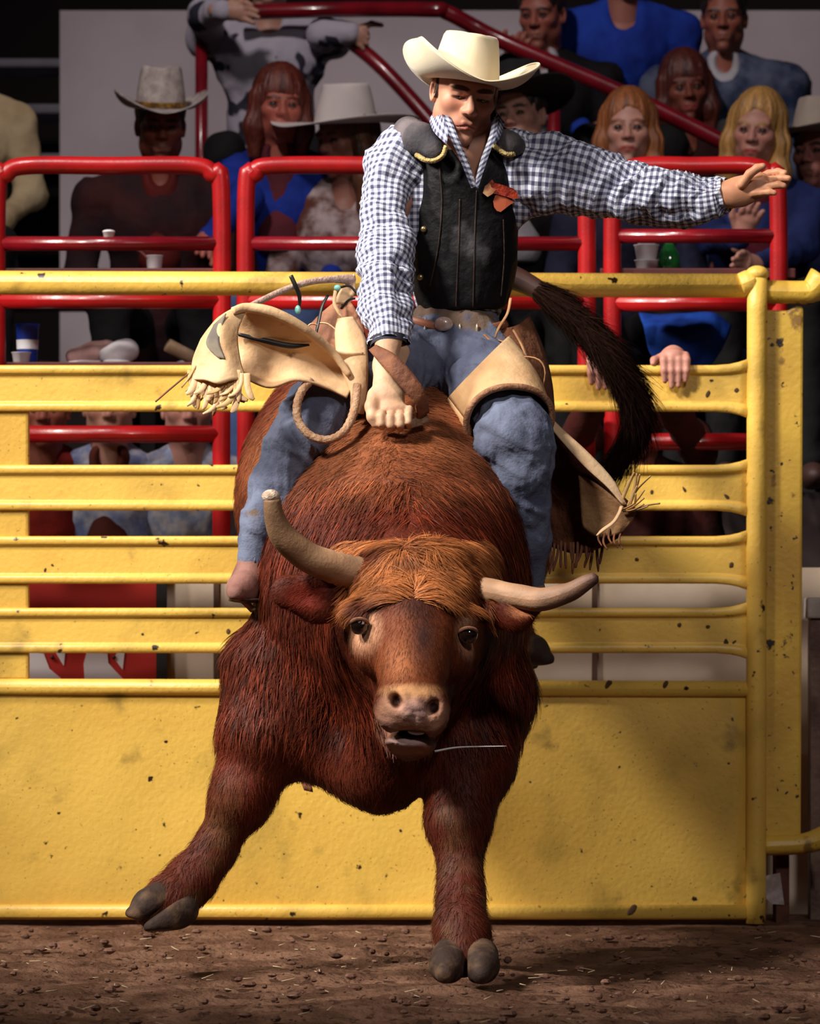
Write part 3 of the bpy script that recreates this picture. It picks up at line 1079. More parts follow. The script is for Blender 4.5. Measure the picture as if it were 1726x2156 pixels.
    V, F, own = strands(r, nn, fl, .05 * rng.uniform(.6, 1.3, len(ids)), .0030, .20, 3)
    mk('neck_hair', V, F, furm, g, col=np.clip(cc, .001, 1)[own], kind='stuff')

    # horns
    def horn(pts, ws, tipcol, blunt):
        c = PP(pts)
        rr = np.array([w_ * q[2] / F_PX / 2 for w_, q in zip(ws, pts)])
        nz = lambda U, T: .035 * np.sin(U * 260 + 1.5 * np.sin(T)) * (U < .12) + .02 * np.sin(U * 70 + T)
        vv, ff, _ = tube(c, rr, 44, 22, True, nz, closed_round=not blunt)
        s = np.linspace(0, 1, 44)
        cl = np.array([.44, .25, .14])[None] * (1 - s[:, None]) + np.array(tipcol)[None] * s[:, None]
        cl = np.repeat(cl, 23, axis=0)
        cl = np.vstack([cl, cl[:1], np.array([[.62, .5, .4]]) if blunt else cl[-1:]])
        cl = cl * (1 + .85 * fbm(vv * np.array([16, 16, 16]), 3, 77) * np.clip(np.abs(vv[:, 0] - .03) * 4, .3, 1))[:, None]
        cl = np.clip(cl, .01, 1)
        o = mk('horn', vv, ff, mat('horn_keratin', (.5, .4, .3), rough=.62, attr=True, bump=.35, bscale=130, bdist=.004), g, col=cl)
        return o
    h = horn([(790, 1222, 9.16), (735, 1204, 9.12), (672, 1184, 9.08), (625, 1157, 9.05), (592, 1122, 9.02), (577, 1085, 9.0), (573, 1050, 8.99)], [80, 72, 66, 62, 55, 43, 36], (.20, .105, .05), True)
    o = mk('horn_tip', *ellipsoid(P(570, 1045, 8.99), (.021, .021, .016), 18, 10), mat('sawn_horn', (.66, .52, .42), (.45, .30, .22), scale=60, rough=.85, bump=.6, bscale=160), h)
    horn([(955, 1236, 9.20), (1026, 1244, 9.10), (1080, 1254, 9.06), (1140, 1262, 9.02), (1195, 1248, 8.99), (1232, 1228, 8.97), (1254, 1216, 8.96)], [56, 54, 52, 50, 42, 34, 24], (.10, .045, .03), False)
    # eyes
    for c, s in ((eL, 1), (eR, 1)):
        c = c + np.array([0, .011, 0])
        e = mk('eye', *ellipsoid(c, (.022, .022, .022), 20, 14), mat('bull_eye', (.008, .004, .003), rough=.06, coat=1), g)
        if s and c is not None and c[0] < 0:
            mk('iris', *ellipsoid(c + np.array([.003, -.0175, .007]), (.0085, .004, .0085), 16, 8), mat('eye_ring', (.30, .27, .30), (.7, .7, .75), scale=200, rough=.1, coat=1), e)
            mk('pupil', *ellipsoid(c + np.array([.003, -.0205, .007]), (.0035, .002, .0035), 12, 8), mat('bull_eye', (0, 0, 0)), e)
        # lids
        lid = mat('eyelid_skin', (.30, .14, .085), (.16, .06, .035), scale=80, rough=.5)
        for zz, am in ((.6, .0155),):
            a = np.linspace(-1.25, 1.25, 9)
            pts = np.stack([c[0] + .021 * np.sin(a), c[1] - .021 * np.cos(a) * .92 - .002, c[2] + am * np.cos(a)], 1)
            vv, ff, _ = tube(pts, [.003] + [.0048] * 7 + [.003], 20, 8)
            mk('eyelid', vv, ff, lid, g)
    # mouth: pale gum and lower lip
    mk('teeth', *ellipsoid(P(876, 1541, 8.862), (.020, .016, .0075), 18, 10, roty(4)), mat('teeth_pale', (.75, .62, .58), rough=.2, coat=.6), g)
    # drool
    vv, ff, _ = tube(PP([(915, 1582, 8.9), (960, 1574, 8.9), (1010, 1572, 8.92), (1066, 1571, 8.95)]), [.0028, .0022, .0016, .001], 20, 6)
    mk('drool_string', vv, ff, mat('drool', (.9, .9, .9), rough=.1), g)
    # cloven hooves
    hm = mat('hoof_horn', (.028, .011, .006), (.13, .068, .034), scale=18, rough=.8, bump=.5, bscale=70, bdist=.006, lo=.45, hi=.7)

    def hoof(cor, toe, r, sole_p, sole_n, split):
        """one claw: rounded wall from coronet to toe, flat sole, flat inner side"""
        cor, toe = np.asarray(cor, dtype=float), np.asarray(toe, dtype=float)
        lo, hi = np.minimum(cor, toe) - r * 1.6, np.maximum(cor, toe) + r * 1.6
        H = S(*[np.arange(a_, b_, .0042) for a_, b_ in zip(lo, hi)])
        H.chain([cor, cor * .45 + toe * .55, toe], [r * 1.0, r * 1.0, r * .55], .01)
        H.cutplane(sole_p, sole_n, .006)
        H.cutplane(*split, .008)
        vv, ff = H.mesh()
        mk('hoof', vv, ff, hm, g)
    # lifted fore foot
    sp, sn = P(318, 1962, 9.40), (.1, -.15, -1)
    mid = P(342, 1908, 9.43)
    nn_ = norm(np.array([.62, -.1, .75]))
    hoof(P(348, 1884, 9.45), P(282, 1926, 9.40), .040, P(290, 1938, 9.40), (-.35, -.1, -1), (mid - nn_ * -.004, nn_ * np.array([1, 1, -1]) if False else norm(np.array([.55, 0, -.8]))))
    hoof(P(382, 1916, 9.44), P(322, 1950, 9.38), .042, sp, sn, (mid + norm(np.array([.55, 0, -.8])) * .008, -norm(np.array([.55, 0, -.8]))))
    # planted fore foot
    xm = P(980, 0, 9.12)[0]
    hoof((xm - .036, 9.17, .062), (xm - .048, 9.07, .028), .042, (0, 9.1, .0), (0, 0, -1), ((xm - .004, 9.1, 0), (1, 0, 0)))
    hoof((xm + .036, 9.17, .062), (xm + .036, 9.055, .028), .042, (0, 9.1, .0), (0, 0, -1), ((xm + .004, 9.1, 0), (-1, 0, 0)))
    mk('dewclaw', *ellipsoid(P(412, 1890, 9.49), (.016, .018, .02), 12, 8), hm, g)
    # kicked-up hind hooves
    far = ((0, 0, 5), (0, 0, 1))
    hoof(P(1095, 1350, 10.5), P(1150, 1388, 10.46), .040, P(1140, 1402, 10.46), (.2, 0, -1), far)
    hoof(P(1092, 1362, 10.53), P(1118, 1398, 10.50), .036, P(1110, 1410, 10.5), (.1, 0, -1), far)
    hoof((-.12, 10.56, .72), (-.12, 10.49, .655), .036, (0, 10.5, .632), (0, 0, -1), far)
    hoof((-.06, 10.56, .72), (-.06, 10.49, .655), .036, (0, 10.5, .632), (0, 0, -1), far)
    # tail: sinewy base sweeping over to the side, black switch
    tp = PP([(1010, 575, 10.66), (1075, 583, 10.68), (1150, 622, 10.66), (1235, 695, 10.62), (1300, 775, 10.58), (1335, 850, 10.56), (1332, 915, 10.55), (1296, 975, 10.54)])
    vv, ff, _ = tube(tp, [.045, .034, .026, .027, .032, .036, .03, .015], 60, 14)
    tl = mk('tail', vv, ff, mat('tail_skin', (.020, .006, .004), (.04, .010, .006), scale=12, rough=.6), g)
    nt_ = 5200
    cpath = catmull(tp, 400)
    tt = np.gradient(cpath, axis=0)
    ix = rng.integers(100, 392, nt_)
    ang = rng.uniform(0, 2 * np.pi, nt_)
    t_, a_, b_ = frames(cpath)
    rr = .030 * np.sin(np.clip(ix / 400, 0, 1) * 3.0) + .006
    nn = a_[ix] * np.cos(ang)[:, None] + b_[ix] * np.sin(ang)[:, None]
    V, F, own = strands(cpath[ix] + nn * rr[:, None], nn, t_[ix] + rng.normal(0, .14, (nt_, 3)), rng.uniform(.05, .13, nt_), .0032, .22, 3)
    cc = np.array([.007, .0025, .0015]) * rng.uniform(.4, 2.2, (nt_, 1))
    mk('switch', V, F, mat('tail_hair', (.01, .004, .003), rough=.85, attr=True, spec=.04), tl, col=cc[own], kind='stuff')
    return g


BULL = bull()


def bull_rope():
    lea = mat('rope_leather', (.24, .085, .035), (.12, .035, .014), scale=16, rough=.75, bump=.6, bscale=60, bdist=.008)
    cot = mat('rope_braid', (.36, .22, .13), (.22, .11, .06), scale=70, rough=.85, bump=.6, bscale=160)
    g = empty('bull_rope', P(840, 870, 9.52), 'flat braided bull rope wrapped round the chest with a wide brown hand wrap', 'rope')
    rows = []
    for a, b, Yq in (((778, 738), (792, 728), 9.52), ((806, 772), (832, 748), 9.47), ((842, 812), (868, 786), 9.455), ((872, 850), (894, 826), 9.46), ((878, 884), (902, 866), 9.50)):
        rows.append([P(*a, Yq), P((a[0] + b[0]) / 2, (a[1] + b[1]) / 2, Yq - .004), P(*b, Yq)])
    v, f, uv = sheet(rows, 24, 7)
    modify(mk('wrap', v, f, lea, g, uv=uv), 'SOLIDIFY', thickness=.008, offset=0)
    rows = []
    for a, b, Yq in (((786, 880), (788, 896), 9.50), ((820, 884), (822, 902), 9.485), ((860, 884), (864, 902), 9.49), ((896, 872), (904, 888), 9.51)):
        rows.append([P(*a, Yq), P(*b, Yq)])
    v, f, uv = sheet(rows, 24, 5)
    modify(mk('handle', v, f, cot, g, uv=uv), 'SOLIDIFY', thickness=.012, offset=0)
    # loose tail of the rope seen under the belly
    rows = [[P(622, 1600, 10.2), P(648, 1600, 10.2)], [P(628, 1630, 10.2), P(652, 1630, 10.2)], [P(640, 1664, 10.2), P(659, 1668, 10.2)]]
    v, f, uv = sheet(rows, 8, 4)
    modify(mk('rope_end', v, f, lea, g, uv=uv), 'SOLIDIFY', thickness=.01, offset=0)


bull_rope()
# ================================================================== people: shared head
def head_solid(step, female=False, lids=.35, stern=0.0):
    """canonical head: face towards -y, z up, metres; returns verts, quads"""
    S = Solid(np.arange(-.12, .1201, step), np.arange(-.15, .15, step), np.arange(-.24, .16, step))
    S.ell((0, .012, .035), (.076, .096, .098), .02)
    S.ell((0, -.022, -.038), (.060, .068, .083), .03)
    jw = .8 if female else 1.0
    for s in (-1, 1):
        S.ell((s * .047 * jw, -.012, -.068), (.022, .030, .030), .03)
        S.ell((s * .043, -.058, -.022), (.022, .022, .02), .025)
        S.ell((s * .0775, .012, -.012), (.010, .019, .032), .008, rotx(-12))
        S.ell((s * .081, .004, -.012), (.006, .010, .020), .006, mode='-')
    S.ell((0, -.074, -.108), (.024 * jw, .020, .019), .022)
    S.cone((-.042, -.074, .022), (.042, -.074, .022), .014 if not female else .010, .014 if not female else .010, .02)
    S.cone((0, -.078, .016), (0, -.106, -.030), .0085, .0125, .012)
    for s in (-1, 1):
        S.ell((s * .0125, -.096, -.034), (.009, .012, .008), .007)
        S.ell((s * .0065, -.106, -.041), (.0035, .007, .004), .003, mode='-')
        S.ell((s * .031, -.094, .001), (.019, .016, .013), .014, mode='-')
        # closed-down lids over the eyeball
        if lids > .6:
            S.ell((s * .031, -.0725, .005), (.0165, .0150, .0115), .006)
            S.cone((s * .018, -.089, -.0065), (s * .044, -.082, -.0070), .0016, .0016, .003, '-')
        else:
            S.chain([(s * .016, -.083, .003), (s * .031, -.090, .0100), (s * .046, -.080, .004)], [.0035, .0042, .0035], .004)
            S.chain([(s * .016, -.083, -.002), (s * .031, -.087, -.0095), (s * .046, -.080, -.003)], [.003, .0035, .003], .004)
        S.cone((s * .016, -.087, .017 - .004 * stern), (s * .046, -.078, .021), .0060, .0045, .008)
    # mouth
    S.ell((0, -.080, -.068), (.030, .016, .022), .02)
    dz = .004 + .003 * stern
    S.chain([(-.027, -.080, -.069 - dz), (-.009, -.0940, -.0640), (.009, -.0940, -.0640), (.027, -.080, -.069 - dz)], [.002, .0042, .0042, .002], .006)
    S.chain([(-.024, -.080, -.073 - dz), (0, -.0925, -.0755), (.024, -.080, -.073 - dz)], [.002, .0048, .002], .006)
    S.chain([(-.029, -.085, -.0710 - dz), (0, -.1000, -.0695), (.029, -.085, -.0710 - dz)], [.0012, .0018, .0012], .003, '-')
    S.ell((0, -.098, -.092), (.018, .008, .005), .010, mode='-')
    # neck
    S.cone((0, .012, -.07), (0, .030, -.215), .050 if female else .056, .056 if female else .064, .03)
    return S.mesh()


def head_colors(v, skin, lip, brow, stubble=0.0, hairline=None, hair=(.03, .012, .008)):
    c = np.tile(np.array(skin), (len(v), 1))
    c = c * (1 + .10 * fbm(v * 40, 3, 5))[:, None]

    def p(w, col):
        w = np.clip(w, 0, 1)[:, None]
        c[:] = c * (1 - w) + np.array(col) * w
    x, y, z = v.T
    cheek = np.exp(-(((np.abs(x) - .042) / .022) ** 2 + ((z + .03) / .022) ** 2)) * (y < -.03)
    p(cheek * .35, np.array(skin) * np.array([1.0, .62, .55]))
    p(np.exp(-((x / .016) ** 2 + ((z + .03) / .014) ** 2)) * (y < -.085) * .3, np.array(skin) * np.array([1.0, .6, .55]))
    if stubble:
        jaw = np.clip((-.052 - z) / .02, 0, 1) * np.clip((z + .155) / .03, 0, 1) * np.clip((.03 - y) / .03, 0, 1)
        jaw = np.maximum(jaw, np.exp(-((x / .03) ** 2 + ((z + .053) / .006) ** 2)) * (y < -.08))
        p(jaw * stubble * (.75 + .5 * fbm(v * 150, 2, 8)), np.array(skin) * np.array([.42, .36, .36]))
    dz = .0695 + .05 * np.abs(x) ** 1.0 * .25
    p(np.clip(1.25 - np.sqrt((x / .028) ** 2 + ((z + .0705 + 4 * x * x) / .0095) ** 2), 0, .22) * 4.0 * (y < -.083), lip)
    bz = .0215 + .10 * (np.abs(x) - .03) * (np.abs(x) < .03) - .12 * np.clip(np.abs(x) - .04, 0, 1)
    bw = np.clip(1.3 - np.sqrt(((np.abs(x) - .032) / .021) ** 2 + ((z - bz) / .0058) ** 2), 0, .3) / .3
    p(bw * (y < -.05) * .92, brow)
    ln = np.clip(1.3 - np.sqrt(((np.abs(x) - .031) / .016) ** 2 + ((z + .0045) / .0042) ** 2), 0, .3) / .3
    p(ln * (y < -.06) * .85, (.03, .012, .01))
    if hairline is not None:
        hl = ((y > hairline) & (z > -.045)) | (z > .075)
        side = (np.abs(x) > .062) & (y > hairline - .030) & (z > -.03) & (np.abs(x) < .0775)
        p((hl | side) * .95, hair)
    return np.clip(c, .002, 1)


def xf(v, R, t):
    return v @ np.asarray(R).T + np.asarray(t)


def cowboy_hat(o_, R, mats, parent, crown=(.083, .102, .125), brim=.105, curl=1.25, dip=-.12, band=None, name='hat', lop=0.0, crease=1.0):
    """felt hat in head space (opening at z=0) moved by R, o_"""
    a, b, h = crown
    nth = 72
    th = np.linspace(0, 2 * np.pi, nth, endpoint=False)
    rings = []
    # brim, from rim inwards
    nb = 14
    for i in range(nb):
        t = 1 - i / (nb - 1)
        c_ = np.cos(th)
        side = np.abs(c_) ** 1.6
        k = (curl * (1 + lop * c_)) * side + dip * (1 - side)
        w = brim * (1 + .22 * (1 - side))
        phi = k * 1.05
        rr = np.where(np.abs(phi) > 1e-3, np.sin(phi * t) / np.where(np.abs(phi) > 1e-3, phi, 1), t) * w
        zz = np.where(np.abs(phi) > 1e-3, (1 - np.cos(phi * t)) / np.where(np.abs(phi) > 1e-3, phi, 1), 0) * w
        rings.append(np.stack([(a + rr) * np.cos(th), (b + rr) * np.sin(th), zz], 1))
    # crown walls
    for t in np.linspace(0, 1, 14)[1:]:
        s = 1 - .20 * t ** 1.4 - .05 * np.sin(t * np.pi) * 0
        pin = 1 - crease * .16 * t ** 2 * np.exp(-(((np.arctan2(np.sin(th + 1.0), np.cos(th + 1.0))) / .45) ** 2)) - crease * .16 * t ** 2 * np.exp(-(((np.arctan2(np.sin(th + 2.14), np.cos(th + 2.14))) / .45) ** 2))
        rings.append(np.stack([a * s * pin * np.cos(th), b * s * pin * np.sin(th), np.full(nth, h * t) + .006 * t * np.sin(th) * -1], 1))
    # rounded edge into the creased top
    last = rings[-1]
    for q, dz in ((.93, .008), (.80, .008), (.60, -.003), (.35, -.012), (.12, -.016)):
        z = h + dz - crease * .010 * np.exp(-((last[:, 0] * q / .02) ** 2))
        rings.append(np.stack([last[:, 0] * q, last[:, 1] * q, z], 1))
    v = np.vstack(rings)
    n = len(rings)
    f = [(i * nth + j, i * nth + (j + 1) % nth, (i + 1) * nth + (j + 1) % nth, (i + 1) * nth + j) for i in range(n - 1) for j in range(nth)]
    f.append(tuple((n - 1) * nth + j for j in range(nth)))
    o = mk(name, xf(v, R, o_), f, mats, parent)
    modify(o, 'SOLIDIFY', thickness=.0035, offset=-1)
    # bound edge
    e = np.vstack([rings[0], rings[0][:1]])
    vv, ff, _ = tube(xf(e, R, o_), .0024, 120, 6, caps=False)
    mk('brim_edge', vv, ff, mats, o)
    if band is not None:
        r1 = [np.stack([(a * (1 - .20 * t ** 1.4) + .003) * np.cos(th), (b * (1 - .2 * t ** 1.4) + .003) * np.sin(th), np.full(nth, h * t)], 1) for t in (.03, .09, .16)]
        vb = np.vstack(r1)
        fb = [(i * nth + j, i * nth + (j + 1) % nth, (i + 1) * nth + (j + 1) % nth, (i + 1) * nth + j) for i in range(2) for j in range(nth)]
        mk('hat_band', xf(vb, R, o_), fb, band, o)
    return o


# ================================================================== the rider
SKIN = mat('skin_attr', (.5, .25, .17), rough=.5, attr=True, bump=.12, bscale=260, bdist=.002, sss=.08, spec=.35)
DENIM = mat('denim_rider', (.15, .17, .25), (.085, .095, .15), scale=11, rough=.9, bump=.5, bscale=150, bdist=.004, spec=.15,
            spots=[((.15, .10, .075), 5, .60, 6)])
CREAM = mat('cream_leather', (.66, .43, .24), (.48, .26, .12), scale=5, rough=.6, bump=.35, bscale=38, bdist=.01, lo=.4, hi=.72, spec=.3,
            spots=[((.16, .065, .025), 8, .68, 6)])
BROWNLEA = mat('brown_chap_leather', (.20, .065, .028), (.30, .12, .055), scale=7, rough=.7, bump=.45, bscale=45, bdist=.01)
SUEDE = mat('dark_suede', (.10, .026, .010), (.19, .065, .026), scale=9, rough=.8, bump=.6, bscale=35, bdist=.015)
BLACKSTRAP = mat('black_strap', (.006, .005, .006), rough=.5)


def rider():
    g = empty('person', P(960, 800, 9.85), 'bull rider in cream cowboy hat, black vest and checked shirt, one arm flung out', 'person')
    # ---------------- head
    hv, hf = head_solid(.0026, lids=1.0, stern=1.0)
    hc = head_colors(hv, (.60, .285, .19), (.50, .17, .13), (.03, .012, .008), stubble=.55, hairline=.020, hair=(.022, .010, .007))
    HR = rotz(12) @ roty(7) @ rotx(20)
    HO = P(980, 190, 9.80)
    parts = [(xf(hv, HR, HO), hf, hc)]
    # ---------------- body under the clothes: neck, chest, arms, hands, legs
    skin = np.array([.52, .25, .165])
    S = Solid
    B = S(S.axis(P(500, 0, 9.7)[0], P(1545, 0, 9.8)[0], .014), S.axis(9.5, 10.1, .014), S.axis(P(0, 1240, 9.6)[2], P(0, 250, 9.7)[2], .014))
    B.chain(PP([(985, 285, 9.86), (975, 330, 9.9)]), [.058, .075], .03)
    B.ell(P(978, 440, 9.92), (.115, .085, .16), .04)
    B.ell(P(965, 640, 9.95), (.105, .08, .12), .06)
    B.chain(PP([(870, 350, 9.92), (812, 480, 9.80), (810, 600, 9.70), (818, 715, 9.60)]), [.05, .034, .032, .026], .03)
    B.chain(PP([(1080, 360, 9.92), (1230, 385, 9.88), (1380, 415, 9.84), (1525, 410, 9.80)]), [.055, .038, .034, .028], .03)
    B.chain(PP([(910, 745, 9.95), (700, 855, 9.66), (625, 950, 9.62), (540, 1165, 9.6)]), [.07, .055, .048, .03], .03)
    B.chain(PP([(985, 745, 9.95), (1082, 905, 9.64), (1095, 1020, 9.65), (1112, 1220, 9.7)]), [.07, .06, .05, .03], .03)
    bv, bf = B.mesh()
    parts.append((bv, bf, np.tile(skin, (len(bv), 1))))
    # open neck
    N_ = S(S.axis(.03, .25, .005), S.axis(9.68, 10.02, .005), S.axis(P(0, 430, 9.8)[2], P(0, 240, 9.8)[2], .005))
    N_.chain(PP([(985, 270, 9.86), (990, 320, 9.865), (995, 390, 9.875)]), [.060, .066, .070], .03)
    nv, nf = N_.mesh()
    parts.append((nv, nf, np.tile(np.array([.50, .24, .16]), (len(nv), 1))))
    # free hand: palm and five fingers reaching out over the rail
    H = S(S.axis(P(1500, 0, 9.8)[0], P(1672, 0, 9.8)[0], .0036), S.axis(9.68, 9.90, .0036), S.axis(P(0, 470, 9.8)[2], P(0, 335, 9.8)[2], .0036))
    q = lambda a, b, Y=9.79: P(a, b, Y)
    H.chain([q(1500, 412, 9.80), q(1540, 408), q(1562, 402)], [.033, .030, .030], .02, flat=((0, 1, 0), .8))
    H.cone(q(1560, 403), q(1596, 390, 9.78), .036, .034, .02, flat=((0, 1, 0), .55))
    for pts, r in (([(1592, 378, 9.80), (1618, 366, 9.80), (1638, 362, 9.79), (1652, 364, 9.78)], .0098),
                   ([(1596, 388, 9.785), (1624, 379, 9.78), (1646, 375, 9.77), (1660, 376, 9.76)], .0100),
                   ([(1592, 398, 9.775), (1618, 392, 9.765), (1638, 389, 9.755), (1650, 391, 9.75)], .0096),
                   ([(1584, 408, 9.77), (1604, 405, 9.76), (1620, 404, 9.75), (1630, 406, 9.745)], .0086),
                   ([(1562, 388, 9.76), (1578, 366, 9.745), (1594, 354, 9.74), (1606, 350, 9.735)], .0108)):
        c = PP(pts)
        H.chain(c, [r * 1.15, r * 1.05, r, r * .82], .004)
    hv2, hf2 = H.mesh()
    hcol = np.tile(np.array([.55, .25, .14]), (len(hv2), 1)) * (1 + .15 * fbm(hv2 * 60, 2, 3))[:, None]
    parts.append((hv2, hf2, hcol))
    v, f, c = join(parts)
    mk('body', v, f, SKIN, g, col=c)
    ew = mat('eye_white', (.75, .7, .68), rough=.2)
    for s in (-1, 1):
        mk('eye', *ellipsoid(xf(np.array([[s * .031, -.0735, 0]]), HR, HO)[0], (.0118,) * 3, 16, 10), mat('eye_dark', (.03, .015, .01), rough=.15, coat=.5), g)
    # ---------------- hat
    felt = mat('cream_felt', (.70, .60, .42), (.64, .53, .36), scale=6, rough=.85, bump=.2, bscale=220, bdist=.002, sheen=.3, spec=.2)
    cowboy_hat(xf(np.array([[-.006, .004, .018]]), HR, HO)[0], HR @ roty(1) @ rotx(-15), felt, g, crown=(.086, .104, .112), brim=.122, curl=1.75, dip=-.10, lop=-.18, crease=.7)
    # ---------------- shirt (torso, sleeves, collar)
    ging = gingham('gingham_cloth', .0165, (.78, .80, .92), (.29, .30, .42), (.066, .068, .115))
    T = S(S.axis(P(820, 0, 9.9)[0], P(1140, 0, 9.9)[0], .006), S.axis(9.74, 10.08, .006), S.axis(P(0, 690, 9.9)[2], P(0, 250, 9.9)[2], .006))
    T.ell(P(978, 430, 9.92), (.142, .104, .20), .04)
    T.ell(P(985, 360, 9.90), (.085, .095, .10), .04)
    T.ell(P(968, 590, 9.94), (.122, .09, .16), .05)
    T.chain(PP([(880, 335, 9.93), (960, 300, 9.93), (1095, 335, 9.93)]), [.062, .055, .065], .05)
    T.chain(PP([(885, 335, 9.92), (862, 400, 9.90), (868, 480, 9.90)]), [.066, .060, .05], .04)
    T.chain(PP([(1085, 340, 9.92), (1095, 420, 9.91)]), [.066, .055], .04)
    # open placket: a wedge in front of the throat
    for t in np.linspace(0, 1, 7):
        p_ = P(990, 275, 9.80) * (1 - t) + P(1000, 398, 9.80) * t
        T.cone(p_ + np.array([0, -.1, 0]), p_ + np.array([0, .05, .01]), .040 * (1 - t) + .003, .040 * (1 - t) + .003, .004, '-')
    tv, tf = T.mesh()
    tv = relax(tv, tf, 1)
    parts = [(tv, tf, np.stack([tv[:, 0], tv[:, 2]], 1))]

    def wr(seed, amp, fr=38, tw=2.0, late=0.0):
        def fn(U, T_):
            L_ = U.max()
            q = np.stack([(U * fr + np.cos(T_ - .6) * tw).ravel(), (np.cos(T_) * 1.1).ravel() + seed, (np.sin(T_) * 1.1).ravel()], 1)
            a = ridged(q * .55, 3, seed) - .62
            q2 = np.stack([(U * 9).ravel() + seed, np.cos(T_).ravel() * 1.4, np.sin(T_).ravel() * 1.4], 1)
            return (amp * a.reshape(U.shape) * (1 - late + late * (U / L_) ** 1.5 * 2.0) + amp * .55 * fbm(q2, 2, seed + 3).reshape(U.shape))
        return fn
    s1 = [(872, 318, 9.93, 66), (838, 340, 9.90, 66), (814, 395, 9.86, 59), (808, 455, 9.82, 56), (808, 525, 9.77, 54), (808, 600, 9.70, 55), (812, 660, 9.64, 50), (817, 702, 9.60, 42), (818, 722, 9.59, 40)]
    v, f, uv = tube(PP(s1), [w * Y / F_PX for _, _, Y, w in s1], 150, 48, False, wr(3, .5, 42, 1.5, .35))
    parts.append((v, f, uv))
    s2 = [(1050, 365, 9.94, 80), (1100, 370, 9.92, 84), (1150, 371, 9.90, 80), (1220, 381, 9.88, 70), (1310, 403, 9.86, 60), (1400, 417, 9.84, 55), (1470, 418, 9.82, 48), (1512, 412, 9.81, 38), (1530, 408, 9.80, 31)]
    v, f, uv = tube(PP(s2), [w * Y / F_PX for _, _, Y, w in s2], 170, 48, False, wr(8, .62, 46, 2.6, .8))
    parts.append((v, f, uv))
    # standing collar points and placket edges
    for rows in ([[P(903, 252, 9.80), P(915, 231, 9.82)], [P(914, 278, 9.745), P(930, 246, 9.745)], [P(940, 304, 9.715), P(946, 264, 9.72)]],
                 [[P(930, 240, 9.74), P(948, 246, 9.74)], [P(945, 282, 9.715), P(964, 288, 9.715)], [P(968, 335, 9.735), P(985, 336, 9.74)], [P(992, 396, 9.765), P(1003, 392, 9.77)]],
                 [[P(1050, 240, 9.78), P(1036, 250, 9.77)], [P(1044, 285, 9.745), P(1030, 285, 9.745)], [P(1026, 335, 9.75), P(1012, 335, 9.75)], [P(1006, 396, 9.77), P(998, 390, 9.77)]],
                 [[P(1062, 258, 9.82), P(1046, 236, 9.82)], [P(1052, 290, 9.765), P(1040, 262, 9.765)], [P(1040, 305, 9.75), P(1034, 285, 9.75)]]):
        v, f, uv = sheet(rows, 24, 5)
        nn = np.array([0, .004, 0])
        m_ = len(v)
        ff = list(f) + [tuple(a + m_ for a in q[::-1]) for q in f]
        parts.append((np.vstack([v, v + nn]), ff, np.vstack([uv, uv])))
    v, f, uv = join(parts)
    mk('shirt', v, f, ging, g, uv=uv)
    # cuff hem
    dk = mat('cuff_dark', (.035, .035, .055), rough=.9)
    v, f, _ = tube(PP([(817, 714, 9.595), (818, 727, 9.59)]), [px(41, 9.6), px(38, 9.6)], 6, 30, False)
    mk('cuff', v, f, dk, g)
    # ---------------- vest
    vm = mat('vest_leather', (.004, .0035, .0045), (.010, .009, .012), scale=9, rough=.62, bump=.5, bscale=26, bdist=.015, lo=.5, hi=.8, spec=.22,
             spots=[((.055, .050, .058), 7, .64, 6, .12)])
    W = S(S.axis(P(820, 0, 9.9)[0], P(1140, 0, 9.9)[0], .0055), S.axis(9.70, 10.10, .0055), S.axis(P(0, 680, 9.9)[2], P(0, 250, 9.9)[2], .0055))
    W.ell(P(976, 430, 9.92), (.145, .120, .22), .03)
    W.ell(P(985, 372, 9.90), (.112, .112, .10), .04)
    W.ell(P(972, 570, 9.93), (.134, .112, .18), .05)
    W.chain(PP([(900, 320, 9.92), (960, 290, 9.93), (1065, 322, 9.92)]), [.055, .06, .055], .04)
    W.cutplane(P(970, 655, 9.9), (.08, 0, -1), .01)
    for t in np.linspace(0, 1, 9):
        p_ = P(985, 268, 9.78) * (1 - t) + P(1000, 402, 9.78) * t
        W.cone(p_ + np.array([0, -.1, 0]), p_ + np.array([0, .07, .015]), .058 * (1 - t) + .003, .058 * (1 - t) + .003, .006, '-')
    wv, wf = W.mesh()
    wv = relax(wv, wf, 2)
    wn = vnormals(wv, wf)
    wv = wv + wn * ((ridged(wv * np.array([14, 14, 6]), 2, 4) - .6) * .012)[:, None]
    vest = mk('vest', wv, wf, vm, g)
    # front seam, stitched lines, snaps
    seam = mat('vest_stitch', (.045, .014, .007), (.012, .005, .004), scale=60, rough=.7)
    for ln in ([(1003, 402), (1000, 480), (998, 560), (996, 645)], [(925, 350), (930, 430), (922, 520), (905, 600)], [(968, 420), (966, 500), (962, 590), (960, 645)], [(1060, 460), (1062, 540), (1056, 620)]):
        c = catmull(PP([(a, b, 9.80) for a, b in ln]), 30)
        # lay the seam on the vest surface
        for i in range(len(c)):
            d = (wv[:, 0] - c[i, 0]) ** 2 + (wv[:, 2] - c[i, 2]) ** 2
            near = np.nonzero(d < .008 ** 2)[0]
            if len(near):
                c[i, 1] = wv[near, 1].min() - .001
        v, f, _ = tube(c, .0017, 60, 6)
        mk('seam', v, f, seam, vest)

    def on_vest(a, b):
        c = P(a, b, 9.80)
        d = (wv[:, 0] - c[0]) ** 2 + (wv[:, 2] - c[2]) ** 2
        c[1] = wv[d < .01 ** 2, 1].min()
        return c
    for a, b in ((892, 480), (885, 580)):
        mk('snap', *ellipsoid(on_vest(a, b), (.008, .005, .008), 14, 8), mat('snap_metal', (.35, .25, .12), rough=.3, metal=.8), vest)
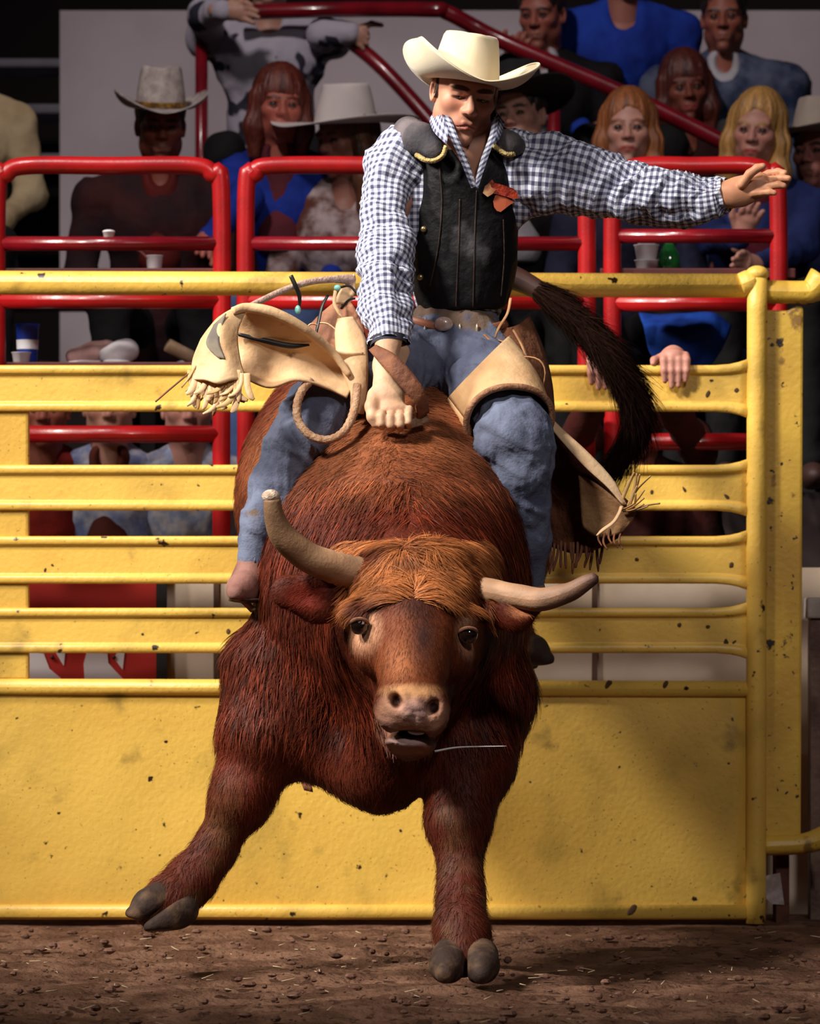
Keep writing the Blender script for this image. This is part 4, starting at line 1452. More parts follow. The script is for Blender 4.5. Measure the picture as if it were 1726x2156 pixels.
    # padded shoulder yokes with fleece edge
    yk = mat('yoke_suede', (.030, .026, .034), (.16, .13, .14), scale=7, rough=.85, bump=.4, bscale=70, lo=.42, hi=.75)
    fl = mat('fleece_trim', (.55, .42, .18), (.36, .25, .09), scale=60, rough=.95, bump=.8, bscale=140)
    for pts, rr, kk in (([(860, 278, 9.88), (885, 293, 9.80), (914, 316, 9.765)], [.040, .036, .026], .75), ([(1050, 288, 9.82), (1070, 302, 9.80), (1088, 308, 9.82)], [.022, .026, .022], .8)):
        c = PP(pts)
        K = S(*[np.arange(c[:, q].min() - .06, c[:, q].max() + .06, .004) for q in range(3)])
        K.chain(c, rr, .03, flat=((0, 1, 0), kk))
        kv, kf = K.mesh()
        mk('collar', kv, kf, yk, vest)
    for ln in ([(876, 326, 9.765), (895, 337, 9.742), (915, 338, 9.735), (932, 327, 9.735), (939, 308, 9.74)], [(1036, 302, 9.775), (1048, 314, 9.765), (1066, 325, 9.765), (1082, 325, 9.78)]):
        v, f, _ = tube(PP(ln), .0062, 40, 9, True, lambda U, T_: .3 * np.sin(U * 900) * np.cos(T_ * 3))
        mk('fleece_trim', v, f, fl, vest)
    # red emblem on the chest: ragged bird-like patch
    def patch(pts, m, dy):
        c = np.array([on_vest(a, b) for a, b in pts])
        c[:, 1] = c[:, 1].min() * .5 + c[:, 1] * .5 - dy - .003
        mk('emblem', *prism(c, .004), m, vest, smooth=False)
    rd = mat('emblem_red', (.52, .055, .02), (.36, .03, .015), scale=40, rough=.5, bump=.5, bscale=90)
    patch([(1030, 384), (1036, 379), (1040, 386), (1052, 388), (1066, 392), (1080, 396), (1090, 404), (1092, 416), (1080, 418), (1066, 414), (1050, 410), (1036, 408), (1024, 402)], rd, .003)
    patch([(1042, 412), (1052, 409), (1066, 416), (1084, 424), (1074, 430), (1064, 438), (1054, 446), (1046, 444), (1040, 436), (1038, 424)], mat('emblem_orange', (.58, .13, .055), rough=.5), .005)
    patch([(1016, 408), (1020, 394), (1030, 386), (1034, 396), (1044, 400), (1036, 410), (1026, 416)], mat('emblem_tan', (.52, .30, .15), (.4, .12, .05), scale=60, rough=.6), .006)
    # ---------------- jeans
    J = S(S.axis(P(490, 0, 9.6)[0], P(1180, 0, 9.7)[0], .006), S.axis(9.44, 10.10, .007), S.axis(P(0, 1250, 9.7)[2], P(0, 640, 9.9)[2], .006))
    J.ell(P(955, 700, 9.94), (.115, .095, .10), .04)
    J.cutplane(P(960, 652, 9.9), (0, 0, 1), .01)
    J.chain(PP([(905, 745, 9.92), (800, 805, 9.78), (690, 868, 9.655)]), [.098, .088, .080], .05)
    J.chain(PP([(672, 866, 9.645), (622, 945, 9.60), (588, 1025, 9.60), (556, 1092, 9.60), (536, 1165, 9.6)]), [.080, .068, .058, .046, .037], .03)
    J.chain(PP([(980, 745, 9.92), (1040, 830, 9.76), (1082, 915, 9.62)]), [.100, .098, .090], .05)
    J.chain(PP([(1082, 925, 9.61), (1090, 985, 9.62), (1100, 1060, 9.65), (1110, 1140, 9.68), (1115, 1225, 9.71)]), [.091, .078, .064, .053, .036], .03)
    # knee bags and turned-up hem
    J.ell(P(615, 862, 9.60), (.025, .03, .022), .02)
    J.ell(P(1030, 945, 9.57), (.03, .04, .035), .02)
    J.chain(PP([(538, 1150, 9.6), (534, 1176, 9.6)]), [.040, .041], .006)
    jv, jf = J.mesh()
    jv = relax(jv, jf, 2)
    jn = vnormals(jv, jf)
    rel = jv @ np.array([[.5, 0, .85], [0, 1, 0], [.85, 0, -.5]])
    jv = jv + jn * ((ridged(rel * np.array([17, 17, 5]), 3, 14) - .62) * .024 + (ridged(jv * np.array([26, 26, 6]), 2, 24) - .62) * .014 + fbm(jv * 45, 2, 2) * .0015)[:, None] * np.clip((jv[:, 2] - P(0, 1172, 9.6)[2]) / .06, .12, 1)[:, None]
    jeans = mk('jeans', jv, jf, DENIM, g)
    # hem ribbing
    for i in range(9):
        a = 512 + i * 6.2
        c = P(a, 1163 + i * 2.4, 9.562 + .02 * abs(i - 4) / 4)
        v, f, _ = tube(np.array([c + [0, 0, .012], c - [0, 0, .014]]), .0028, 4, 6)
        mk('hem_rib', v, f, DENIM, jeans)
    # seam of the fly and pocket
    pale = mat('denim_seam', (.36, .38, .48), rough=.9)
    v, f, _ = tube(PP([(896, 668, 9.835), (893, 700, 9.83), (884, 735, 9.82), (876, 768, 9.80)]), .0024, 20, 6)
    mk('pocket_seam', v, f, pale, jeans)
    # ---------------- belt
    bl = mat('belt_tan', (.30, .10, .045), (.20, .06, .03), scale=20, rough=.55)
    cpts = [(842, 668, 9.92), (866, 674, 9.855), (900, 682, 9.832), (935, 690, 9.83), (970, 692, 9.832), (1010, 692, 9.838), (1045, 688, 9.86), (1066, 680, 9.91)]
    c = PP(cpts)
    v, f, _ = tube(c, [(.0045, .0105)] * len(c), 50, 12, flat=(0, -1, 0))
    belt = mk('belt', v, f, bl, g)
    mk('buckle', *ellipsoid(P(934, 682, 9.822), (.024, .012, .018), 22, 14), mat('buckle_pearl', (.62, .48, .46), (.42, .26, .2), scale=40, rough=.3, coat=.5), belt)
    for a in (968, 1004):
        mk('keeper', *ellipsoid(P(a, 691, 9.825), (.0035, .006, .012), 10, 8), mat('keeper_metal', (.7, .6, .45), rough=.3, metal=.6), belt)
    # ---------------- boots
    bt = mat('boot_suede', (.27, .125, .10), (.13, .045, .035), scale=9, rough=.75, bump=.35, bscale=80, bdist=.005)
    Bt = S(S.axis(P(465, 0, 9.6)[0], P(590, 0, 9.6)[0], .004), S.axis(9.44, 9.75, .005), S.axis(P(0, 1290, 9.6)[2], P(0, 1140, 9.6)[2], .004))
    Bt.chain(PP([(537, 1155, 9.6), (532, 1195, 9.6), (522, 1232, 9.59)]), [.033, .036, .044], .02)
    Bt.chain(PP([(526, 1230, 9.60), (510, 1240, 9.53), (496, 1248, 9.48)]), [.044, .036, .020], .02)
    Bt.ell(P(538, 1244, 9.63), (.032, .035, .030), .02)
    Bt.cutplane(P(515, 1266, 9.55), (-.04, 0, -1), .006)
    bv, bf = Bt.mesh()
    bo = mk('boot', relax(bv, bf, 1), bf, bt, g)
    mk('sole', *ellipsoid(P(518, 1263, 9.55), (.044, .062, .008), 24, 8), mat('boot_sole', (.045, .018, .012), rough=.7), bo)
    v, f, _ = tube(PP([(505, 1196, 9.575), (520, 1204, 9.556), (538, 1206, 9.556), (556, 1200, 9.58)]), .0024, 20, 6)
    mk('welt', v, f, mat('boot_sole', (0, 0, 0)), bo)
    v, f, uv = sheet([[P(498, 1264, 9.53), P(512, 1266, 9.53)], [P(512, 1274, 9.53), P(526, 1270, 9.53)], [P(528, 1290, 9.54), P(540, 1284, 9.54)]], 8, 3)
    modify(mk('spur_strap', v, f, mat('strap_pale', (.5, .33, .18), rough=.7), bo), 'SOLIDIFY', thickness=.004)
    Bt = S(S.axis(P(1060, 0, 9.7)[0], P(1180, 0, 9.7)[0], .006), S.axis(9.5, 9.9, .006), S.axis(P(0, 1340, 9.7)[2], P(0, 1200, 9.7)[2], .006))
    Bt.chain(PP([(1115, 1215, 9.71), (1118, 1250, 9.72)]), [.033, .036], .02)
    Bt.chain(PP([(1118, 1262, 9.72), (1122, 1275, 9.64)]), [.036, .025], .02)
    bv, bf = Bt.mesh()
    mk('boot', bv, bf, bt, g)
    # ---------------- glove on the gripping hand
    gm = mat('glove_leather', (.64, .42, .26), (.50, .28, .17), scale=9, rough=.6, bump=.3, bscale=60, bdist=.006)
    G = S(S.axis(P(760, 0, 9.5)[0], P(900, 0, 9.5)[0], .0034), S.axis(9.38, 9.66, .0034), S.axis(P(0, 915, 9.5)[2], P(0, 705, 9.5)[2], .0034))
    G.chain(PP([(818, 715, 9.58), (810, 770, 9.54), (812, 806, 9.51)]), [.034, .026, .032], .02, flat=((0, 1, 0), .8))
    G.ell(P(818, 838, 9.50), (.040, .030, .036), .02)
    G.ell(P(826, 862, 9.48), (.040, .024, .020), .014)
    for i, (a, b, r) in enumerate(((803, 884, .0105), (822, 887, .0118), (842, 886, .0116), (860, 880, .0098))):
        G.chain([P(a + 2, b - 20, 9.475), P(a, b - 8, 9.450), P(a, b + 8, 9.446), P(a + 1, b + 16, 9.466)], [r * .9, r * .98, r * .94, r * .8], .001)
    G.chain(PP([(790, 832, 9.50), (782, 856, 9.475), (785, 878, 9.462), (790, 892, 9.462)]), [.020, .016, .0145, .011], .008)
    G.chain(PP([(846, 740, 9.60), (838, 775, 9.56), (834, 800, 9.52)]), [.020, .014, .012], .01, flat=((0, 1, 0), .4))
    gv, gf = G.mesh()
    mk('glove', relax(gv, gf, 1), gf, gm, g)

    # ---------------- chaps
    def leather(name, rows, nu, nv, m, par, th=.005, bulge=0.0, wr_=.0):
        v, f, uv = sheet(rows, nu, nv, bulge)
        if wr_:
            v = v + np.array([0, 1, 0]) * (fbm(v * 22, 2, 6) * wr_)[:, None]
        o = mk(name, v, f, m, par, uv=uv)
        modify(o, 'SOLIDIFY', thickness=th, offset=0)
        return o

    def thong(pts, w, m, par, name='fringe', th=.0022):
        v, f, _ = tube(PP(pts), [(w, th)] * (len(pts) - 1) + [(w * .5, th)], 16, 8)
        return mk(name, v, f, m, par)
    # thigh piece over the far leg: cone of hide round the thigh ending in a rolled rim
    c = PP([(985, 752, 9.90), (1012, 795, 9.82), (1045, 845, 9.72), (1070, 893, 9.62)])
    ch = tube(c, [.118, .122, .119, .108], 40, 60, False, lambda U, T_: .04 * np.sin(T_ * 3 + U * 9))
    v, f, uv = ch
    th_ = np.tile(np.linspace(0, 2 * np.pi, 61), 40)
    chaps = mk('chaps', v, f, CREAM, g, uv=uv)
    bm = bmesh.new()
    bm.from_mesh(chaps.data)
    bmesh.ops.bisect_plane(bm, geom=bm.verts[:] + bm.edges[:] + bm.faces[:], plane_co=P(952, 828, 9.7), plane_no=(-.72, 0, .69), clear_outer=True)
    bm.to_mesh(chaps.data)
    bm.free()
    modify(chaps, 'SOLIDIFY', thickness=.005, offset=1)
    rim = v.reshape(40, 61, 3)[-1]
    vv, ff, _ = tube(rim, .0085, 90, 9, False)
    mk('rolled_rim', vv, ff, mat('rim_suede', (.34, .17, .09), (.22, .09, .04), scale=30, rough=.8, bump=.5, bscale=120), chaps)
    # waist yoke strings on that side
    for pts, w in (([(1075, 628, 9.80), (1068, 660, 9.78), (1050, 690, 9.77), (1042, 712, 9.78)], .004),
                   ([(1078, 690, 9.80), (1100, 730, 9.76), (1118, 780, 9.74), (1132, 812, 9.74)], .0042),
                   ([(1050, 716, 9.78), (1080, 730, 9.75), (1100, 760, 9.74), (1096, 790, 9.74)], .005),
                   ([(1070, 770, 9.74), (1100, 752, 9.72), (1135, 758, 9.71), (1148, 785, 9.71), (1138, 830, 9.71), (1134, 845, 9.70)], .0032),
                   ([(1020, 705, 9.80), (1060, 745, 9.76), (1085, 775, 9.74), (1120, 840, 9.70)], .006),
                   ([(1096, 790, 9.74), (1100, 830, 9.68), (1120, 880, 9.64), (1145, 925, 9.62)], .004)):
        thong(pts, w, mat('string_tan', (.46, .24, .11), (.32, .14, .06), scale=30, rough=.7), chaps, 'lace')
    leather('hip_yoke', [[P(1010, 690, 9.88), P(1075, 690, 9.90), P(1115, 665, 9.98)], [P(1040, 735, 9.84), P(1095, 740, 9.86), P(1142, 730, 9.96)], [P(1075, 790, 9.80), P(1120, 800, 9.82), P(1160, 800, 9.92)], [P(1110, 850, 9.74), P(1140, 860, 9.78), P(1166, 860, 9.88)]], 24, 12, SUEDE, chaps, .005, 0, .01)
    # wing blown back on that side: cream edge, dark suede face, fringe
    leather('wing', [[P(1125, 850, 9.70), P(1140, 900, 9.76), P(1155, 1060, 9.84), P(1158, 1150, 9.86)],
                     [P(1200, 930, 9.70), P(1205, 990, 9.74), P(1205, 1080, 9.80), P(1205, 1165, 9.80)],
                     [P(1262, 995, 9.70), P(1265, 1040, 9.72), P(1258, 1100, 9.74), P(1252, 1158, 9.75)],
                     [P(1340, 1072, 9.70), P(1330, 1090, 9.70), P(1318, 1110, 9.70), P(1305, 1130, 9.70)]], 30, 20, SUEDE, chaps, .005, 0, .012)
    leather('wing_edge', [[P(1096, 820, 9.70), P(1112, 860, 9.69)], [P(1140, 858, 9.68), P(1146, 884, 9.67)], [P(1180, 900, 9.67), P(1176, 922, 9.66)], [P(1240, 955, 9.66), P(1228, 980, 9.65)], [P(1290, 1010, 9.66), P(1276, 1024, 9.65)], [P(1318, 1062, 9.66), P(1310, 1062, 9.65)]], 40, 6, mat('cream_edge', (.68, .47, .28), (.56, .34, .18), scale=12, rough=.6, bump=.3, bscale=50), chaps, .005)
    leather('wing_tan', [[P(1218, 1000, 9.69), P(1222, 1060, 9.71), P(1226, 1110, 9.72)], [P(1258, 1020, 9.68), P(1258, 1070, 9.70), P(1256, 1130, 9.71)], [P(1312, 1062, 9.67), P(1302, 1095, 9.68), P(1290, 1128, 9.69)], [P(1340, 1080, 9.67), P(1328, 1100, 9.68), P(1310, 1120, 9.69)]], 20, 12,
            mat('tan_hide', (.36, .20, .085), (.22, .10, .04), scale=9, rough=.75, bump=.4, bscale=60), chaps, .004)
    fb = mat('fringe_brown', (.19, .06, .022), (.11, .03, .012), scale=20, rough=.7)
    ft = mat('fringe_tan', (.52, .33, .13), (.40, .22, .08), scale=20, rough=.7)
    for i in range(15):
        a = 1148 + i * 8.4 + random.uniform(-3, 3)
        b = 1140 + random.uniform(-6, 8)
        d = random.uniform(-16, 4)
        l = random.uniform(40, 68)
        thong([(a, b, 9.77), (a + d * .2, b + l * .4, 9.76), (a + d * .8, b + l * .8, 9.75), (a + d, b + l, 9.75)], .0036, fb, chaps)
    for i in range(5):
        a = 1262 + i * 11
        b = 1118 + random.uniform(-8, 8)
        thong([(a, b, 9.69), (a - 3, b + 18, 9.68), (a + 5, b + 34, 9.67)], .003, fb, chaps)
    for i in range(11):
        a, b = 1314 + random.uniform(-10, 12), 1068 + random.uniform(-14, 14)
        an = random.uniform(-1.45, -.5) if i < 8 else random.uniform(-.5, .4)
        l = random.uniform(40, 82)
        ex, ey = a + l * math.cos(an), b + l * math.sin(an)
        thong([(a, b, 9.66), ((a + ex) / 2 + random.uniform(-6, 6), (b + ey) / 2 + random.uniform(-6, 6), 9.65), (ex, ey, 9.64)], .0044, ft, chaps)
    thong([(1308, 1066, 9.65), (1302, 1082, 9.64), (1290, 1100, 9.64), (1268, 1116, 9.64), (1256, 1128, 9.64)], .005, CREAM, chaps)
    # ---- near leg: panel thrown up and outwards
    leather('hip_panel', [[P(726, 622, 9.74), P(700, 640, 9.75), P(668, 668, 9.76), P(640, 700, 9.76)], [P(748, 650, 9.72), P(722, 676, 9.73), P(690, 700, 9.73), P(660, 725, 9.72)], [P(765, 690, 9.70), P(740, 715, 9.70), P(712, 735, 9.69), P(690, 750, 9.67)], [P(772, 720, 9.68), P(748, 745, 9.67), P(728, 760, 9.66), P(705, 770, 9.64)]], 22, 16, BROWNLEA, chaps, .005, .0, .006)
    leather('hip_strap', [[P(712, 672, 9.665), P(742, 668, 9.66)], [P(706, 705, 9.64), P(765, 705, 9.64)], [P(712, 760, 9.60), P(773, 745, 9.61)], [P(735, 820, 9.565), P(772, 815, 9.58)], [P(740, 870, 9.555), P(764, 872, 9.57)]], 30, 10, CREAM, chaps, .006, -.015)
    # main flap: a trough of hide running out to the side, folding over at the end
    leather('flap', [[P(764, 742, 9.60), P(750, 770, 9.60), P(744, 806, 9.58), P(730, 838, 9.55)],
                     [P(705, 738, 9.57), P(700, 770, 9.60), P(695, 800, 9.585), P(690, 818, 9.54)],
                     [P(640, 694, 9.52), P(635, 745, 9.57), P(630, 785, 9.56), P(625, 800, 9.50)],
                     [P(575, 660, 9.50), P(570, 725, 9.56), P(570, 790, 9.55), P(570, 815, 9.49)],
                     [P(520, 650, 9.50), P(520, 720, 9.55), P(520, 775, 9.54), P(525, 800, 9.49)],
                     [P(492, 655, 9.53), P(495, 715, 9.57), P(500, 760, 9.56), P(508, 785, 9.51)]], 60, 26, CREAM, chaps, .007, 0, .006)
    leather('flap_fold', [[P(520, 651, 9.495), P(500, 700, 9.47), P(505, 760, 9.44), P(518, 800, 9.42)],
                          [P(488, 652, 9.48), P(470, 690, 9.45), P(478, 750, 9.42), P(490, 800, 9.40)],
                          [P(462, 668, 9.47), P(448, 710, 9.45), P(455, 765, 9.42), P(460, 808, 9.40)],
                          [P(442, 690, 9.48), P(425, 735, 9.46), P(424, 780, 9.44), P(430, 800, 9.42)],
                          [P(424, 715, 9.50), P(408, 755, 9.49), P(404, 785, 9.47), P(402, 800, 9.46)]], 40, 24, CREAM, chaps, .006, 0, .008)
    leather('fold_inlay', [[P(476, 660, 9.458), P(462, 716, 9.432), P(474, 756, 9.410)], [P(450, 684, 9.458), P(434, 724, 9.434), P(458, 752, 9.412)]], 6, 14, mat('inlay_grey', (.12, .10, .085), (.2, .16, .12), scale=20, rough=.8), chaps, .003)
    v, f, _ = tube(PP([(735, 790, 9.56), (700, 742, 9.555), (640, 692, 9.505), (575, 658, 9.485), (520, 648, 9.485), (490, 655, 9.47)]), [.008, .010, .012, .013, .012, .010], 50, 12)
    mk('flap_roll', v, f, CREAM, chaps)
    leather('flap_slit', [[P(500, 700, 9.535), P(502, 708, 9.535)], [P(560, 712, 9.545), P(562, 724, 9.545)], [P(610, 722, 9.545), P(612, 734, 9.545)], [P(650, 724, 9.54), P(652, 728, 9.54)]], 20, 3, BLACKSTRAP, chaps, .003)
    v, f, _ = tube(PP([(655, 800, 9.53), (636, 822, 9.515), (625, 855, 9.505), (630, 890, 9.50), (655, 918, 9.495), (690, 926, 9.495), (720, 912, 9.50), (738, 885, 9.51), (748, 850, 9.53), (752, 810, 9.55)]), .0105, 90, 12, True, lambda U, T_: .06 * np.sin(U * 420 + T_))
    mk('loop_edge', v, f, mat('loop_suede', (.50, .31, .19), (.38, .20, .11), scale=50, rough=.85, bump=.6, bscale=140), chaps)
    # fringe of the fold
    for i in range(30):
        s = i / 29
        a = 404 + s * 112 + random.uniform(-6, 6)
        b = 786 + random.uniform(-8, 10)
        Y = 9.462 - .055 * s
        d = random.uniform(-42, 34)
        l = random.uniform(44, 86)
        thong([(a, b, Y), (a + d * .1, b + l * .45, Y - .012), (a + d * .6, b + l * .8, Y - .02), (a + d * 1.2, b + l * .95, Y - .02)], random.uniform(.0045, .0085), CREAM if i % 3 else ft, chaps)
    for i in range(6):
        a, b = 412 + i * 9, 770 + i * 8
        thong([(a, b, 9.46), (a - 14, b + 25, 9.45), (a - 30, b + 46, 9.45)], .0036, ft, chaps)
    thong([(398, 786, 9.46), (375, 805, 9.45), (350, 826, 9.45), (327, 846, 9.45)], .004, fb, chaps)
    # trailing rope edge, beads and straps over the hip
    v, f, _ = tube(PP([(742, 588, 9.74), (700, 588, 9.70), (650, 594, 9.67), (600, 610, 9.64), (552, 632, 9.60), (515, 650, 9.56)]), [.014, .0095, .0085, .008, .008, .007], 50, 10)
    mk('edge_cord', v, f, mat('cord_mauve', (.46, .32, .27), (.36, .22, .17), scale=60, rough=.85, bump=.5, bscale=150), chaps)
    leather('hip_corner', [[P(728, 596, 9.735), P(746, 575, 9.73)], [P(712, 618, 9.735), P(748, 610, 9.73)], [P(705, 640, 9.73), P(738, 640, 9.73)]], 10, 6, CREAM, chaps, .005)
    for pts, w in (([(612, 580, 9.63), (622, 602, 9.63), (630, 622, 9.64), (631, 648, 9.65)], .0055), ([(690, 622, 9.71), (678, 645, 9.70), (670, 680, 9.685), (664, 710, 9.67)], .0062),
                   ([(714, 606, 9.71), (735, 602, 9.70), (750, 616, 9.70)], .005), ([(718, 650, 9.69), (734, 632, 9.68), (748, 628, 9.68)], .005)):
        thong(pts, w, BLACKSTRAP, chaps, 'black_strap', .003)
    turq = mat('turquoise', (.10, .50, .42), (.30, .62, .58), scale=90, rough=.3, coat=.4)
    for c_, r in ((P(710, 606, 9.70), (.009, .008, .008)), (P(627, 652, 9.64), (.0075, .007, .011))):
        mk('bead', *ellipsoid(c_, r, 14, 10), turq, chaps)
    for pts, w in (([(706, 612, 9.70), (704, 640, 9.69), (716, 662, 9.68), (728, 676, 9.67)], .0045), ([(670, 680, 9.685), (690, 682, 9.675), (708, 695, 9.66)], .0035), ([(645, 690, 9.66), (655, 682, 9.66), (668, 684, 9.665)], .0035), ([(625, 676, 9.63), (616, 668, 9.63), (606, 674, 9.63)], .007)):
        thong(pts, w, CREAM, chaps, 'lace')
    return g


RIDER = rider()
# ================================================================== the crowd
HEADS = {}


def crowd_head(female):
    if female not in HEADS:
        HEADS[female] = head_solid(.0048, female, .35 if female else .5, .3)
    return HEADS[female]


def hair_mesh(style):
    S = Solid(np.arange(-.15, .151, .006), np.arange(-.15, .17, .006), np.arange(-.34, .17, .006))
    if style == 'short':
        S.ell((0, .020, .042), (.084, .100, .104), .01)
        S.ell((0, -.085, -.04), (.066, .075, .105), .02, mode='-')
        S.cutplane((0, 0, -.05), (0, -.3, -1), .02)
    elif style == 'bangs':
        S.ell((0, .016, .040), (.092, .106, .108), .01)
        for s in (-1, 1):
            S.chain([(s * .075, -.015, .02), (s * .083, -.02, -.08), (s * .078, -.02, -.17)], [.030, .032, .022], .03)
        S.ell((0, .07, -.06), (.085, .045, .14), .04)
        S.ell((0, -.10, -.060), (.056, .075, .085), .015, mode='-')
    else:
        S.ell((0, .018, .040), (.088, .102, .106), .01)
        for s in (-1, 1):
            S.chain([(s * .068, .0, .05), (s * .084, -.005, -.04), (s * .086, -.012, -.14), (s * .078, -.025, -.24)], [.028, .030, .036, .022], .03)
        S.ell((0, .07, -.08), (.09, .045, .17), .04)
        S.ell((.012, -.10, -.035), (.058, .085, .100), .015, mode='-')
    v, f = S.mesh()
    n = vnormals(v, f)
    th = np.arctan2(v[:, 0], v[:, 1] + 1e-6)
    q = np.stack([th * 9, v[:, 2] * 6, np.zeros(len(v))], 1)
    v = v + n * ((ridged(q, 3, 6) - .6) * .010)[:, None]
    return v, f


HAIRS = {}


def person(label, hx, hy, Y, yaw=0, pitch=0, roll=0, female=False, skin=(.42, .20, .15), hair='short', hairc=(.05, .02, .01), top=None, inner=None,
           pants=None, hat=None, arms=(), seat=None, floor=None, broad=1.0, lean=0.0, scale=1.0, group=None, kneel=False):
    R = rotz(yaw) @ roty(roll) @ rotx(pitch) * scale
    O = P(hx, hy, Y)
    g = empty('person', (O[0], O[1], floor if floor is not None else 0), label, 'person', group)
    nk = O + np.array([lean * .3, .03, -.165])
    arms = list(arms)
    for s in (-1, 1):
        if not any((a[0][0] - nk[0]) * s > 0 for a in arms):
            w_ = .185 * broad
            arms.append([nk + np.array([s * (w_ + .04), .0, -.34]), nk + np.array([s * (w_ - .05), -.22, -.47]), nk + np.array([s * (w_ - .10), -.31, -.52])])
    hv, hf = crowd_head(female)
    hc = head_colors(hv, skin, (.36, .07, .06) if female else (.34, .13, .10), np.array(hairc) * .8, 0 if female else .25)
    neck = O + np.array([lean * .3, .03, -.165])
    parts = [(xf(hv, R, O), hf, hc)]
    # chest plug and hands of the same skin
    S = Solid
    lo, hi = neck + np.array([-.16, -.16, -.16]), neck + np.array([.16, .14, .16])
    C_ = S(*[np.arange(a, b, .012) for a, b in zip(lo, hi)])
    C_.cone(O + np.array([0, .02, -.10]), neck + np.array([0, .01, -.05]), .052, .065, .02)
    C_.ell(neck + np.array([0, 0, -.09]), (.11, .07, .05), .03)
    cv, cf = C_.mesh()
    parts.append((cv, cf, np.tile(np.array(skin), (len(cv), 1))))
    for arm in arms:
        w, tip = np.array(arm[-2]), np.array(arm[-1])
        d = norm(tip - w)
        sd = norm(np.cross(d, np.array([0, 1, .15])))
        lo, hi = np.minimum(w, tip) - .11, np.maximum(w, tip) + .11
        Hn = S(*[np.arange(a, b, .0055) for a, b in zip(lo, hi)])
        L_ = np.linalg.norm(tip - w)
        Hn.cone(w - d * .03, w + d * .02, .026, .028, .01)
        Hn.cone(w + d * .02, w + d * L_ * .5, .032, .036, .02, flat=((0, 1, 0), .6))
        for q, l_ in ((-1.5, .86), (-.5, 1.0), (.5, .96), (1.5, .80)):
            b0 = w + d * L_ * .48 + sd * q * .019
            b2 = w + d * L_ * l_ + sd * q * .021 + np.array([0, -.012, -.012])
            Hn.chain([b0, (b0 + b2) / 2 + np.array([0, -.006, .004]), b2], [.011, .010, .008], .004)
        b0 = w + d * .03 + sd * .03
        Hn.chain([b0, b0 + d * .03 + sd * .022, b0 + d * .065 + sd * .026], [.013, .011, .009], .006)
        av, af = Hn.mesh()
        s = 1 if arm[0][0] > neck[0] else -1
        bv, bf, _ = tube(np.array([neck + np.array([0, .02, -.10]), neck + np.array([s * .17 * broad, .02, -.09])] + [np.array(q) for q in arm[:-1]]), .022, 14, 8)
        parts.append((bv, bf, np.tile(np.array(skin), (len(bv), 1))))
        parts.append((av, af, np.tile(np.array(skin) * 1.05, (len(av), 1))))
    v, f, c = join(parts)
    mk('body', v, f, SKIN, g, col=c)
    for s in (-1, 1):
        mk('eye', *ellipsoid(xf(np.array([[s * .031, -.0765, -.002]]), R, O)[0], (.0125 * scale,) * 3, 10, 8), mat('crowd_eye', (.03, .02, .018), rough=.2), g)
    # hair
    if hair:
        if hair not in HAIRS:
            HAIRS[hair] = hair_mesh(hair)
        v, f = HAIRS[hair]
        tone = np.clip(.5 + .9 * fbm(np.stack([np.arctan2(v[:, 0], v[:, 1] + 1e-6) * 12, v[:, 2] * 5, np.zeros(len(v))], 1), 3, 2), 0, 1)[:, None]
        mk('hair', xf(v, R, O), f, mat('hair_attr', (.1, .05, .03), rough=.45, attr=True, bump=.5, bscale=160, stretch=(1, 1, .15), bdist=.01), g, col=np.array(hairc) * (.45 + 1.1 * tone))
    if hat is not None:
        cowboy_hat(xf(np.array([[0, .006, .055]]), R, O)[0], R @ rotx(hat.get('tilt', -6)) @ roty(hat.get('roll', 0)), hat['mat'], g, crown=hat.get('crown', (.086, .105, .115)), brim=hat.get('brim', .10), curl=hat.get('curl', 1.2), dip=-.12, band=hat.get('band'))
    # clothing
    sh = .185 * broad
    zb = seat if seat is not None else neck[2] - .58
    pel = np.array([neck[0] - lean * .4, neck[1] + .08, zb + .15])
    lo = np.minimum(neck, pel) + np.array([-.42, -.36, -.12])
    hi = np.maximum(neck, pel) + np.array([.42, .28, .10])
    for arm in arms:
        for q in arm:
            lo, hi = np.minimum(lo, np.array(q) - .1), np.maximum(hi, np.array(q) + .1)
    T = S(*[np.arange(a, b, .013) for a, b in zip(lo, hi)])
    mid = (neck + pel) / 2
    T.chain([neck + np.array([-sh, .02, -.075]), neck + np.array([0, .02, -.045]), neck + np.array([sh, .02, -.075])], [.062 * broad, .060, .062 * broad], .05)
    T.cone(neck + np.array([0, .02, -.15]), pel, .135 * broad, .135 * broad, .06, flat=((0, 1, 0), .72))
    T.ell(neck + np.array([0, 0, -.17]), (.165 * broad, .115, .13), .05)
    if len(arms) < 2:
        for s in (-1, 1):
            if any((a[0][0] - neck[0]) * s > 0 for a in arms):
                continue
            T.chain([neck + np.array([s * sh, .02, -.085]), neck + np.array([s * (sh + .035), -.0, -.34]), neck + np.array([s * (sh - .02), -.24, -.45])], [.058, .05, .042], .03)
    for arm in arms:
        s = 1 if arm[0][0] > neck[0] else -1
        T.chain([neck + np.array([s * sh, .02, -.085])] + [np.array(q) for q in arm[:-1]], [.06] + [.050] * (len(arm) - 2) + [.038], .03)
    # neckline
    T.chain([neck + np.array([-.12, .02, -.045]), neck + np.array([0, .03, .02]), neck + np.array([.12, .02, -.045])], [.05, .045, .05], .05)
    T.ell(O + np.array([0, -.045, -.185]), (.050, .07, .06), .02, mode='-')
    tv, tf = T.mesh()
    tv = relax(tv, tf, 1)
    tn = vnormals(tv, tf)
    tv = tv + tn * ((ridged(tv * np.array([9, 9, 7]), 3, int(hx) % 50) - .6) * .026)[:, None]
    mk('top', tv, tf, top, g)
